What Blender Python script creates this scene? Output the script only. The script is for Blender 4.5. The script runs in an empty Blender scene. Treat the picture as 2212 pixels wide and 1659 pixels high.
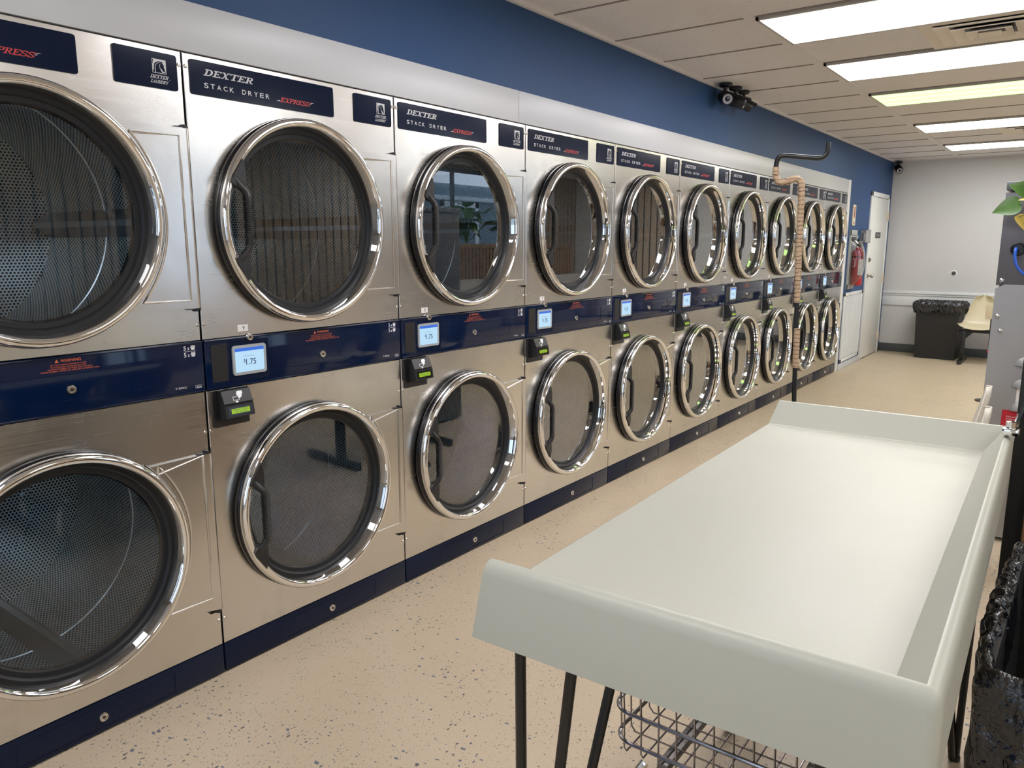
import bpy, bmesh, math, random
from mathutils import Vector, Matrix
random.seed(4)
PI = math.pi
SC = bpy.context.scene
COL = SC.collection

# ------------------------------------------------------------------ camera, sky, exposure
YAW, PITCH, ROLL = 0.6388, 0.1800, 0.0005
FPX = 1656.1
cd = bpy.data.cameras.new('camera'); cam = bpy.data.objects.new('camera', cd); COL.objects.link(cam)
F = Vector((-math.sin(YAW)*math.cos(PITCH), math.cos(YAW)*math.cos(PITCH), -math.sin(PITCH)))
R0 = Vector((math.cos(YAW), math.sin(YAW), 0)); U0 = R0.cross(F)
R = R0*math.cos(ROLL)+U0*math.sin(ROLL); U = -R0*math.sin(ROLL)+U0*math.cos(ROLL)
m = Matrix((R, U, -F)).transposed().to_4x4(); m.translation = Vector((2.2344, -1.3561, 1.4525))
cam.matrix_world = m
cd.sensor_fit = 'HORIZONTAL'; cd.sensor_width = 36.0; cd.lens = 36.0*FPX/2212.0
cd.clip_start = 0.02; cd.clip_end = 200
SC.camera = cam
SC.view_settings.view_transform = 'Standard'; SC.view_settings.look = 'None'
SC.view_settings.gamma = 1; SC.view_settings.use_curve_mapping = False
SC.view_settings.exposure = 0.0
try:
    SC.cycles.max_bounces = 6; SC.cycles.diffuse_bounces = 3; SC.cycles.glossy_bounces = 4; SC.cycles.use_adaptive_sampling = True; SC.cycles.adaptive_threshold = 0.05; SC.cycles.adaptive_min_samples = 16
    SC.cycles.transmission_bounces = 4; SC.cycles.transparent_max_bounces = 10
    SC.cycles.caustics_reflective = False; SC.cycles.caustics_refractive = False
    SC.cycles.sample_clamp_indirect = 4.0; SC.cycles.blur_glossy = 0.5
    SC.cycles.use_denoising = True
except Exception: pass
wd = bpy.data.worlds.new('sky'); SC.world = wd; wd.use_nodes = True
_b = wd.node_tree.nodes['Background']; _b.inputs[0].default_value = (0.66, 0.80, 1.0, 1); _b.inputs[1].default_value = 2.8
LAMP = 15.0      # strength of the ceiling panels

# ------------------------------------------------------------------ sizes
W = 0.88; NX = 10
ZTOP, ZBT, ZBB, ZKT, ZW, ZC = 2.0174, 1.1517, 0.9885, 0.1088, 2.163, 2.547
YB = 10.253; XR = 5.0; YF = -3.8; YE = 8.03
CY, ZU, ZL, RR = 0.4155, 1.527, 0.538, 0.342

# ------------------------------------------------------------------ materials
def mat(name, base=(.5,.5,.5), rough=.5, metal=0., spec=.5, coat=0., emis=None, es=0.):
    m = bpy.data.materials.new(name); m.use_nodes = True
    b = m.node_tree.nodes['Principled BSDF']
    b.inputs['Base Color'].default_value = (*base, 1); b.inputs['Roughness'].default_value = rough
    b.inputs['Metallic'].default_value = metal; b.inputs['Specular IOR Level'].default_value = spec
    b.inputs['Coat Weight'].default_value = coat; b.inputs['Coat Roughness'].default_value = .04
    if emis: b.inputs['Emission Color'].default_value = (*emis, 1); b.inputs['Emission Strength'].default_value = es
    return m
class NT:
    def __init__(s, m): s.t = m.node_tree; s.b = s.t.nodes.get('Principled BSDF')
    def n(s, typ, **k):
        nd = s.t.nodes.new(typ)
        for a, v in k.items():
            if a.startswith('i_'): nd.inputs[a[2:].replace('_', ' ')].default_value = v
            elif a.startswith('n'): nd.inputs[int(a[1:])].default_value = v
            else: setattr(nd, a, v)
        return nd
    def l(s, a, b): s.t.links.new(a, b)
    def coord(s, kind='Object', scale=(1,1,1)):
        c = s.n('ShaderNodeTexCoord'); mp = s.n('ShaderNodeMapping'); mp.inputs['Scale'].default_value = scale
        s.l(c.outputs[kind], mp.inputs[0]); return mp.outputs[0]
    def noise(s, vec, scale, detail=3, rough=.5):
        nd = s.n('ShaderNodeTexNoise'); nd.inputs['Scale'].default_value = scale
        nd.inputs['Detail'].default_value = detail; nd.inputs['Roughness'].default_value = rough
        s.l(vec, nd.inputs['Vector']); return nd.outputs['Fac']
    def ramp(s, fac, stops):
        r = s.n('ShaderNodeValToRGB'); e = r.color_ramp.elements
        while len(e) < len(stops): e.new(.5)
        for el, (p, c) in zip(e, stops): el.position = p; el.color = (*c, 1) if len(c) == 3 else c
        s.l(fac, r.inputs[0]); return r.outputs[0]
    def mix(s, fac, a, b, bt='MIX'):
        x = s.n('ShaderNodeMix', data_type='RGBA', blend_type=bt)
        for v, i in ((fac, 0), (a, 6), (b, 7)):
            if hasattr(v, 'links'): s.l(v, x.inputs[i])
            else: x.inputs[i].default_value = v if i == 0 else (*v, 1)
        return x.outputs[2]
    def math(s, op, a, b=0.):
        x = s.n('ShaderNodeMath', operation=op)
        for v, i in ((a, 0), (b, 1)):
            if hasattr(v, 'links'): s.l(v, x.inputs[i])
            else: x.inputs[i].default_value = v
        return x.outputs[0]
    def bump(s, h, strength, dist=.01):
        x = s.n('ShaderNodeBump'); x.inputs['Strength'].default_value = strength; x.inputs['Distance'].default_value = dist
        s.l(h, x.inputs['Height']); s.l(x.outputs[0], s.b.inputs['Normal'])
M = {}
# brushed stainless
m = M['steel'] = mat('brushed_stainless', (.70,.68,.65), .25, 1.)
t = NT(m); v = t.coord('Object', (1,1,1))
big = t.noise(v, 1.7, 2); sm = t.noise(v, 7, 4, .65)
t.l(t.mix(t.ramp(sm, [(.5,(0,0,0)),(.95,(1,1,1))]), (.70,.68,.645), (.58,.555,.515)), t.b.inputs['Base Color'])
v2 = t.coord('Object', (3, 4, 260)); gr = t.noise(v2, 1, 2)
t.l(t.math('ADD', t.math('MULTIPLY', gr, .10), t.math('ADD', t.math('MULTIPLY', sm, .10), .15)), t.b.inputs['Roughness'])
t.bump(big, .12, .03)
m = M['steel_plate'] = mat('pressed_stainless', (.70,.68,.65), .24, 1.)
t = NT(m); v = t.coord(); t.bump(t.noise(v, 4, 2), .15, .02)
M['chrome'] = mat('chrome', (.88,.87,.85), .035, 1.)
M['screwmetal'] = mat('screw_metal', (.7,.66,.6), .22, 1.)
m = M['navy'] = mat('navy_enamel', (.002,.009,.036), .07, 0, .35)
t = NT(m); t.bump(t.noise(t.coord(), 2.2, 2), .05, .03)
M['navyplate'] = mat('navy_nameplate', (.006,.012,.034), .14, 0, .15)
M['kick'] = mat('navy_kick_enamel', (.006,.011,.030), .2, 0, .2)
M['black'] = mat('black_plastic', (.012,.012,.013), .38)
M['blackgloss'] = mat('black_gloss', (.006,.006,.007), .12)
M['rubber'] = mat('black_rubber', (.010,.011,.013), .48, 0, .35)
M['gasket'] = mat('dark_gasket', (.006,.007,.011), .22, 0, .5)
M['bezel'] = mat('grey_bezel', (.36,.38,.40), .35)
M['silver_print'] = mat('silver_print', (.62,.63,.66), .45)
M['white_print'] = mat('white_print', (.85,.86,.88), .5)
M['red_print'] = mat('red_print', (.62,.055,.06), .5)
M['orange_print'] = mat('orange_print', (.62,.13,.05), .5)
M['dark_print'] = mat('dark_print', (.02,.05,.14), .5)
M['sticker'] = mat('white_sticker', (.8,.79,.76), .6)
M['galv'] = mat('galvanised_sheet', (.30,.30,.31), .45, .8)
M['screen'] = mat('screen_lit', (.02,.02,.02), .1, emis=(.50,.76,.98), es=.95)
M['screen_bar'] = mat('screen_title_bar', (.02,.02,.02), .1, emis=(.03,.16,.75), es=.95)
M['lcd'] = mat('green_lcd', (.02,.03,.0), .2, emis=(.38,.62,.01), es=.8)
# perforated drum
def perf(name, base):
    m = mat(name, base, .36, .85); t = NT(m)
    uv = t.n('ShaderNodeTexCoord'); sep = t.n('ShaderNodeSeparateXYZ'); t.l(uv.outputs['UV'], sep.inputs[0])
    p = .0125; h = p*1.732
    def lat(ou, ov):
        a = t.math('SUBTRACT', t.math('FRACT', t.math('ADD', t.math('DIVIDE', sep.outputs[0], p), ou)), .5)
        b = t.math('SUBTRACT', t.math('FRACT', t.math('ADD', t.math('DIVIDE', sep.outputs[1], h), ov)), .5)
        a = t.math('MULTIPLY', a, p); b = t.math('MULTIPLY', b, h)
        return t.math('SQRT', t.math('ADD', t.math('MULTIPLY', a, a), t.math('MULTIPLY', b, b)))
    d = t.math('MINIMUM', lat(0, 0), lat(.5, .5))
    hole = t.math('LESS_THAN', d, .0041)
    n = t.noise(t.coord(), 5, 2)
    c = t.mix(n, tuple(x*.8 for x in base), tuple(min(1, x*1.15) for x in base))
    t.l(t.mix(hole, c, (.004,.005,.007)), t.b.inputs['Base Color'])
    t.l(t.math('MULTIPLY', t.math('SUBTRACT', 1., hole), .85), t.b.inputs['Metallic'])
    t.l(t.math('ADD', .34, t.math('MULTIPLY', hole, .4)), t.b.inputs['Roughness'])
    return m
M['perf'] = perf('perforated_drum_sheet', (.70,.82,.95))
M['baffle'] = mat('drum_baffle_sheet', (.40,.46,.52), .3, .9)
# door glass: clear with a real reflection
def glass(name, tint=(.72,.75,.76), rough=0.0, f0=.04, boost=1.6, pw=5.0):
    m = bpy.data.materials.new(name); m.use_nodes = True; nt = m.node_tree; nt.nodes.clear()
    o = nt.nodes.new('ShaderNodeOutputMaterial'); mx = nt.nodes.new('ShaderNodeMixShader')
    tr = nt.nodes.new('ShaderNodeBsdfTransparent'); gl = nt.nodes.new('ShaderNodeBsdfGlossy'); lw = nt.nodes.new('ShaderNodeLayerWeight')
    lw.inputs[0].default_value = .5; tr.inputs[0].default_value = (*tint, 1); gl.inputs['Roughness'].default_value = rough
    def mth(op, a, b):
        x = nt.nodes.new('ShaderNodeMath'); x.operation = op; x.use_clamp = op == 'ADD'
        for v, i in ((a, 0), (b, 1)):
            if hasattr(v, 'links'): nt.links.new(v, x.inputs[i])
            else: x.inputs[i].default_value = v
        return x.outputs[0]
    f = mth('ADD', f0*boost, mth('MULTIPLY', mth('POWER', lw.outputs['Facing'], pw), (1-f0)*boost*.85))
    nt.links.new(f, mx.inputs[0]); nt.links.new(tr.outputs[0], mx.inputs[1]); nt.links.new(gl.outputs[0], mx.inputs[2]); nt.links.new(mx.outputs[0], o.inputs[0])
    return m
M['glass'] = glass('door_glass', (.78,.83,.86), 0.0, .035, 1.6, 2.0)
M['clear'] = glass('clear_plastic', (.80,.80,.82), .08, .04, 2.0, 2.5)
M['pane'] = glass('window_pane', (.93,.95,.96), 0, .04, 1.0)
# walls
def paint(name, col, rough=.6, bscale=140, bs=.08, var=.04):
    m = mat(name, col, rough, 0, .4); t = NT(m); v = t.coord()
    n = t.noise(v, 1.3, 4); c2 = tuple(max(0, x*(1-var*3)) for x in col)
    t.l(t.mix(n, col, c2), t.b.inputs['Base Color']); t.bump(t.noise(v, bscale, 2), bs, .002); return m
m = M['blue'] = paint('blue_wall_paint', (.034,.085,.205), .5)
m.node_tree.nodes['Principled BSDF'].inputs['Specular IOR Level'].default_value = .2
m = M['white'] = paint('white_panel_paint', (.64,.66,.69), .35)
M['grey'] = paint('pale_grey_wall_paint', (.66,.645,.63), .6)
M['trim'] = paint('white_gloss_trim', (.86,.86,.85), .3)
M['basecove'] = mat('dark_grey_vinyl_base', (.085,.095,.10), .4)
M['doorpaint'] = paint('cream_door_paint', (.82,.81,.76), .35)
# ceiling tile with pinholes
m = M['tile'] = mat('mineral_fibre_tile', (.62,.56,.51), .9, 0, .2)
t = NT(m); v = t.coord()
vo = t.n('ShaderNodeTexVoronoi'); vo.inputs['Scale'].default_value = 74; t.l(v, vo.inputs['Vector'])
ns = t.noise(v, 3, 2)
rad = t.math('MULTIPLY', t.noise(v, 38, 2), .34)
hole = t.math('LESS_THAN', vo.outputs['Distance'], rad)
hole = t.math('MULTIPLY', hole, t.math('LESS_THAN', t.noise(v, 24, 1), .50))
base = t.mix(ns, (.84,.82,.83), (.79,.77,.77))
t.l(t.mix(hole, base, (.50,.46,.43)), t.b.inputs['Base Color'])
t.bump(t.noise(v, 200, 2), .25, .002)
M['tee'] = mat('ceiling_tee', (.80,.78,.77), .55)
M['joint'] = mat('tee_shadow_line', (.33,.29,.26), .7)  # dark colour on the cross tees stands in for their shadow lines
M['diff'] = mat('white_register', (.82,.75,.66), .5)
# speckled floor
m = M['floor'] = mat('speckled_floor', (.6,.45,.32), .35, 0, .5)
t = NT(m); v = t.coord()
wob = t.n('ShaderNodeTexNoise'); wob.inputs['Scale'].default_value = 28; wob.inputs['Detail'].default_value = 2; t.l(v, wob.inputs['Vector'])
vv = t.n('ShaderNodeVectorMath', operation='MULTIPLY_ADD'); t.l(wob.outputs['Color'], vv.inputs[0]); vv.inputs[1].default_value = (.009,.009,0); t.l(v, vv.inputs[2])
def chips(scale, thr, radius, dens, st, ang):
    mp = t.n('ShaderNodeMapping'); mp.inputs['Scale'].default_value = st; mp.inputs['Rotation'].default_value = (0, 0, ang); t.l(vv.outputs[0], mp.inputs[0])
    vo = t.n('ShaderNodeTexVoronoi', distance='MANHATTAN'); vo.inputs['Scale'].default_value = scale; t.l(mp.outputs[0], vo.inputs['Vector'])
    s2 = t.n('ShaderNodeSeparateColor'); t.l(vo.outputs['Color'], s2.inputs[0])
    pick = t.math('GREATER_THAN', s2.outputs[0], thr)
    size = t.math('MULTIPLY', t.math('ADD', t.math('MULTIPLY', s2.outputs[1], .8), .2), radius)
    a = t.math('MULTIPLY', pick, t.math('LESS_THAN', vo.outputs['Distance'], size))
    return t.math('MULTIPLY', a, dens)
d1 = t.math('GREATER_THAN', t.noise(v, 1.7, 6, .75), .52)
d2 = t.math('GREATER_THAN', t.noise(v, 2.6, 6, .75), .47)
cs = [chips(38, .60, .46, d1, (1, 1.6, 1), .4), chips(48, .62, .46, d1, (1.7, 1, 1), 1.1), chips(80, .62, .44, d2, (1, 1.6, 1), 2.0), chips(95, .66, .44, d2, (1.7, 1, 1), .2)]
c3 = chips(190, .78, .55, 1.0, (1, 1.3, 1), .7)
mott = t.noise(v, 2.2, 6, .6); fine = t.noise(v, 60, 3, .7)
base = t.mix(mott, (.62,.48,.32), (.53,.42,.285)); base = t.mix(t.math('MULTIPLY', fine, .5), base, (.70,.60,.45))
base = t.mix(c3, base, (.34,.25,.18))
for q, cc in zip(((.15,.165,.20), (.11,.105,.11), (.14,.125,.12), (.17,.17,.19)), cs): base = t.mix(cc, base, q)
t.l(base, t.b.inputs['Base Color']); t.l(t.math('ADD', .24, t.math('MULTIPLY', fine, .28)), t.b.inputs['Roughness'])
# slatted timber wall
m = M['slats'] = mat('slatted_timber', (.45,.30,.19), .5)
t = NT(m); c = t.n('ShaderNodeTexCoord'); s3 = t.n('ShaderNodeSeparateXYZ'); t.l(c.outputs['Object'], s3.inputs[0])
q = t.math('FRACT', t.math('DIVIDE', t.math('ADD', s3.outputs[0], s3.outputs[1]), .12))
g = t.math('GREATER_THAN', q, .84)
w = t.noise(t.coord('Object', (14,14,1)), 2, 4)
t.l(t.mix(g, t.mix(w, (.56,.44,.32), (.40,.30,.21)), (.03,.02,.015)), t.b.inputs['Base Color'])
m = M['wood'] = mat('brown_wood', (.30,.17,.09), .45)
t = NT(m); w = t.noise(t.coord('Object', (26,26,1.5)), 2, 4); t.l(t.mix(w, (.36,.21,.11), (.20,.11,.055)), t.b.inputs['Base Color'])
# fibreglass table
m = M['frp'] = mat('cream_fibreglass', (.68,.66,.56), .36, 0, .36)
t = NT(m); v = t.coord(); n = t.noise(v, 2.4, 3)
vo = t.n('ShaderNodeTexVoronoi'); vo.inputs['Scale'].default_value = 5; t.l(v, vo.inputs['Vector'])
sp = t.math('LESS_THAN', vo.outputs['Distance'], .009)
sc = t.n('ShaderNodeTexWave', wave_type='RINGS'); sc.inputs['Scale'].default_value = 3; sc.inputs['Distortion'].default_value = 26; sc.inputs['Detail'].default_value = 4; t.l(v, sc.inputs['Vector'])
line = t.math('GREATER_THAN', sc.outputs['Fac'], .9985); line = t.math('MULTIPLY', line, t.math('GREATER_THAN', t.noise(v, 6, 2), .58))
base = t.mix(n, (.455,.452,.38), (.42,.418,.35)); base = t.mix(sp, base, (.12,.12,.11)); base = t.mix(t.math('MULTIPLY', line, .0), base, (.35,.34,.3))
t.l(base, t.b.inputs['Base Color']); t.l(t.math('ADD', .33, t.math('MULTIPLY', t.noise(v, 7, 3), .12)), t.b.inputs['Roughness'])
M['shell'] = mat('cream_shell_plastic', (.66,.58,.40), .3)
M['shellw'] = mat('white_shell_plastic', (.72,.68,.58), .3)
M['iron'] = mat('black_iron', (.008,.008,.007), .36)
m = M['bag'] = mat('black_bin_liner', (.007,.007,.009), .2, 0, .8)
t = NT(m); v = t.coord(); t.bump(t.noise(v, 16, 4, .5), .9, .03)
M['bin'] = mat('black_bin_plastic', (.013,.012,.011), .5)
M['mach'] = mat('grey_enamel_upper', (.135,.132,.145), .4, .2)
m = M['mach2'] = mat('grey_sheet_lower', (.36,.36,.355), .42, .4)
M['cap'] = mat('grey_enamel_cap', (.13,.14,.16), .4)
M['redlabel'] = mat('red_label', (.50,.015,.03), .5)
M['cable'] = mat('blue_cable', (.02,.11,.55), .35)
m = M['leaf'] = mat('pothos_leaf', (.07,.20,.02), .35, 0, .5)
t = NT(m); n = t.noise(t.coord(), 26, 2); t.l(t.mix(n, (.03,.095,.012), (.085,.19,.026)), t.b.inputs['Base Color'])
M['leafy'] = mat('yellowed_leaf', (.75,.55,.12), .4)
M['terracotta'] = mat('terracotta', (.35,.13,.06), .8)
M['tape'] = mat('brown_wrapped_tape', (.36,.22,.13), .7)
m = M['tape']; t = NT(m); n = t.noise(t.coord('Object', (30,30,60)), 1, 3, .7); wv = t.n('ShaderNodeTexWave', bands_direction='Z'); wv.inputs['Scale'].default_value = 17; wv.inputs['Distortion'].default_value = 3; wv.inputs['Detail'].default_value = 2; wv.inputs['Detail Scale'].default_value = 3; t.l(t.coord(), wv.inputs['Vector'])
t.l(t.mix(t.math('LESS_THAN', wv.outputs['Fac'], .045), t.mix(n, (.60,.44,.29), (.40,.27,.165)), (.10,.06,.035)), t.b.inputs['Base Color'])
M['pole'] = mat('black_pole', (.012,.013,.013), .3)
M['chromewire'] = mat('dull_chrome_wire', (.33,.31,.32), .2, 1.)
M['bumper'] = mat('grey_steel_angle', (.20,.19,.18), .4, .8)
M['extred'] = mat('extinguisher_red', (.45,.02,.03), .3)
M['cabgrey'] = mat('pale_grey_cabinet', (.42,.44,.43), .4)
M['cream'] = mat('cream_plastic', (.72,.62,.48), .45)
M['thermored'] = mat('thermometer_red', (.35,.05,.02), .5)
M['brass'] = mat('satin_nickel', (.42,.38,.33), .25, 1.)
M['plaque'] = mat('dark_plaque', (.06,.055,.055), .5)
M['yellowcard'] = mat('yellow_card', (.80,.70,.50), .5)
M['paver'] = mat('parking_asphalt', (.42,.42,.41), .9)
M['lens'] = mat('camera_lens', (.02,.02,.03), .05)
M['ir'] = mat('infrared_ring', (.5,.52,.6), .3)
def lampmat(name, c, s, tubes):
    m = mat(name, (.8,.8,.8), .4, emis=c, es=s); t = NT(m)
    cc = t.n('ShaderNodeTexCoord'); sp = t.n('ShaderNodeSeparateXYZ'); t.l(cc.outputs['Generated'], sp.inputs[0])
    w = t.math('ABSOLUTE', t.math('SINE', t.math('MULTIPLY', sp.outputs[1], PI*tubes)))
    t.l(t.math('MULTIPLY', t.math('ADD', .62, t.math('MULTIPLY', w, .45)), s), t.b.inputs['Emission Strength'])
    return m

# ------------------------------------------------------------------ mesh builder
class B:
    def __init__(s): s.v = []; s.f = []; s.mi = []; s.uv = {}; s.cur = 0
    def add(s, vs, fs, mi=None, uvs=None):
        o = len(s.v); s.v += [tuple(x) for x in vs]
        for k, f in enumerate(fs):
            if uvs: s.uv[len(s.f)] = uvs[k]
            s.f.append([i+o for i in f]); s.mi.append(s.cur if mi is None else mi)
        return s
    def box(s, x0, x1, y0, y1, z0, z1, bev=0, seg=2, xf=None):
        bm = bmesh.new(); bmesh.ops.create_cube(bm, size=1)
        for v in bm.verts: v.co = Vector(((x0+x1)/2+v.co.x*(x1-x0), (y0+y1)/2+v.co.y*(y1-y0), (z0+z1)/2+v.co.z*(z1-z0)))
        if bev: bmesh.ops.bevel(bm, geom=bm.edges[:], offset=bev, segments=seg, affect='EDGES', profile=.5)
        bm.verts.index_update()
        vs = [v.co.copy() for v in bm.verts]
        if xf: vs = [xf @ v for v in vs]
        s.add(vs, [[v.index for v in f.verts] for f in bm.faces]); bm.free(); return s
    def prism(s, pts, a0, a1, plane='yz', xf=None):
        """extrude a 2D outline; plane yz -> along x, xy -> along z, xz -> along y"""
        def P(p, a): return {'yz': (a, p[0], p[1]), 'xy': (p[0], p[1], a), 'xz': (p[0], a, p[1])}[plane]
        n = len(pts); vs = [Vector(P(p, a0)) for p in pts]+[Vector(P(p, a1)) for p in pts]
        if xf: vs = [xf @ v for v in vs]
        fs = [list(range(n))[::-1], list(range(n, 2*n))]+[[i, (i+1) % n, n+(i+1) % n, n+i] for i in range(n)]
        return s.add(vs, fs)
    def lathe(s, prof, cy, cz, n=96, axis='x', cx=0, a0=0, a1=2*PI, cap=False, uvr=None):
        """prof = [(radius, axial)]"""
        full = abs(a1-a0-2*PI) < 1e-6; k = n if full else n+1
        vs = []
        for r, a in prof:
            for i in range(k):
                th = a0+(a1-a0)*i/n; c, q = r*math.cos(th), r*math.sin(th)
                vs.append({'x': (cx+a, cy+c, cz+q), 'z': (cx+c, cy+q, cz+a), 'y': (cx+c, cy+a, cz+q)}[axis])
        fs = []; uvs = []
        for j in range(len(prof)-1):
            for i in range(n):
                i2 = (i+1) % k; fs.append([j*k+i, j*k+i2, (j+1)*k+i2, (j+1)*k+i])
                if uvr:
                    u0, u1 = uvr*(a0+(a1-a0)*i/n), uvr*(a0+(a1-a0)*(i+1)/n)
                    if abs(prof[j][0]-prof[j+1][0]) > abs(prof[j][1]-prof[j+1][1]):   # a disc: planar
                        q = [vs[x] for x in fs[-1]]; uvs.append([(p[1], p[2]) for p in q])
                    else: uvs.append([(u0, prof[j][1]), (u1, prof[j][1]), (u1, prof[j+1][1]), (u0, prof[j+1][1])])
        s.add(vs, fs, uvs=uvs or None)
        if cap:
            o = len(s.v)-len(vs); s.f.append([o+i for i in range(k)][::-1]); s.mi.append(s.cur)
            e = o+(len(prof)-1)*k; s.f.append([e+i for i in range(k)]); s.mi.append(s.cur)
        return s
    def tube(s, pts, r, n=10, caps=True, flat=None):
        pts = [Vector(p) for p in pts]; rings = []; up = None
        for i, p in enumerate(pts):
            d = (pts[min(i+1, len(pts)-1)]-pts[max(i-1, 0)]).normalized()
            if up is None:
                up = Vector((0,0,1)) if abs(d.z) < .9 else Vector((1,0,0))
            a = (up-d*up.dot(d)).normalized(); b = d.cross(a); up = a
            rr = r[i] if isinstance(r, (list, tuple)) else r
            rings.append([p+a*rr*math.cos(2*PI*k/n)+b*rr*math.sin(2*PI*k/n)*(flat or 1) for k in range(n)])
        vs = [v for q in rings for v in q]; fs = []
        for i in range(len(pts)-1):
            for k in range(n): fs.append([i*n+k, i*n+(k+1) % n, (i+1)*n+(k+1) % n, (i+1)*n+k])
        if caps: fs += [list(range(n))[::-1], [(len(pts)-1)*n+k for k in range(n)]]
        return s.add(vs, fs)
    def plate_hole(s, y0, y1, z0, z1, cy, cz, r, x=0., depth=.02, n=96, edge=.002):
        """sheet in the plane x, with a round hole and returned edges"""
        angs = sorted(set([2*PI*i/n for i in range(n)]+[math.atan2(zz-cz, yy-cy) % (2*PI) for yy in (y0, y1) for zz in (z0, z1)]))
        def edgept(a, yy0, yy1, zz0, zz1):
            c, q = math.cos(a), math.sin(a); ts = []
            if c > 1e-9: ts.append((yy1-cy)/c)
            if c < -1e-9: ts.append((yy0-cy)/c)
            if q > 1e-9: ts.append((zz1-cz)/q)
            if q < -1e-9: ts.append((zz0-cz)/q)
            tt = min(ts); return cy+c*tt, cz+q*tt
        k = len(angs); vs = []
        rows = [('c', r, x-depth), ('c', r, x), ('e', edge, x), ('e', 0, x-edge), ('e', 0, x-depth)]
        for kind, q, xx in rows:
            for a in angs:
                if kind == 'c': vs.append((xx, cy+q*math.cos(a), cz+q*math.sin(a)))
                else: yy, zz = edgept(a, y0+q, y1-q, z0+q, z1-q); vs.append((xx, yy, zz))
        fs = [[j*k+i, (j+1)*k+i, (j+1)*k+(i+1) % k, j*k+(i+1) % k] for j in range(4) for i in range(k)]
        return s.add(vs, fs)
    def build(s, name, mats, parent=None, smooth=30, loc=None):
        me = bpy.data.meshes.new(name); me.from_pydata(s.v, [], s.f)
        mats = mats if isinstance(mats, (list, tuple)) else [mats]
        for q in mats: me.materials.append(M[q] if isinstance(q, str) else q)
        for p, i in zip(me.polygons, s.mi): p.material_index = i
        if s.uv:
            ul = me.uv_layers.new(name='UVMap')
            for fi, uvs in s.uv.items():
                for li, uvc in zip(me.polygons[fi].loop_indices, uvs): ul.data[li].uv = uvc
        bm = bmesh.new(); bm.from_mesh(me); bmesh.ops.recalc_face_normals(bm, faces=bm.faces[:]); bm.to_mesh(me); bm.free()
        if smooth:
            for p in me.polygons: p.use_smooth = True
            me.set_sharp_from_angle(angle=math.radians(smooth))
        me.update()
        o = bpy.data.objects.new(name, me); COL.objects.link(o)
        if parent is not None: o.parent = parent
        if loc: o.location = loc
        return o
def thing(name, label, cat, loc=(0,0,0), rz=0, group=None):
    o = bpy.data.objects.new(name, None); COL.objects.link(o); o.empty_display_size = .1
    o.location = loc; o.rotation_euler = (0,0,rz); o['label'] = label; o['category'] = cat
    if group: o['group'] = group
    return o
def tag(o, label, cat, group=None):
    o['label'] = label; o['category'] = cat
    if group: o['group'] = group
    return o
def struct(o): o['kind'] = 'structure'; return o
def copy_tree(o, parent=None):
    c = o.copy(); COL.objects.link(c); c.parent = parent
    for ch in list(o.children): copy_tree(ch, c)
    return c
def arc(cx, cy, r, a0, a1, n): return [(cx+r*math.cos(a0+(a1-a0)*i/n), cy+r*math.sin(a0+(a1-a0)*i/n)) for i in range(n+1)]
def rrect(y0, y1, z0, z1, r, n=5):
    return arc(y1-r, z0+r, r, -PI/2, 0, n)+arc(y1-r, z1-r, r, 0, PI/2, n)+arc(y0+r, z1-r, r, PI/2, PI, n)+arc(y0+r, z0+r, r, PI, 1.5*PI, n)

# ------------------------------------------------------------------ lettering
_tc = {}
def text_polys(body, spacing=1.0, bold=0.0):
    key = (body, spacing, bold)
    if key not in _tc:
        cu = bpy.data.curves.new('t', 'FONT'); cu.body = body; cu.size = 1; cu.space_character = spacing; cu.offset = bold
        cu.resolution_u = 3; ob = bpy.data.objects.new('t', cu); me = bpy.data.meshes.new_from_object(ob)
        _tc[key] = ([(v.co.x, v.co.y) for v in me.vertices], [list(p.vertices) for p in me.polygons])
        bpy.data.objects.remove(ob); bpy.data.curves.remove(cu); bpy.data.meshes.remove(me)
    return _tc[key]
def put(b, vf, y0, y1, z0, z1, x, shear=0, fx=None):
    """fit 2D lettering into the box y0..y1, z0..z1 in the plane x (reads from +x)"""
    vs, fs = vf; xs = [p[0] for p in vs]; zs = [p[1] for p in vs]
    ax, bx, az, bz = min(xs), max(xs), min(zs), max(zs)
    out = []
    for p in vs:
        u, w = (p[0]-ax)/(bx-ax), (p[1]-az)/max(1e-9, bz-az)
        yy = y0+u*(y1-y0)+shear*(w-.5)*(z1-z0); zz = z0+w*(z1-z0)
        out.append(fx(yy, zz) if fx else (x, yy, zz))
    b.add(out, fs)
def txt(b, body, y0, y1, z0, z1, x, shear=0, spacing=1.0, bold=0.0, fx=None): put(b, text_polys(body, spacing, bold), y0, y1, z0, z1, x, shear, fx)
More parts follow.
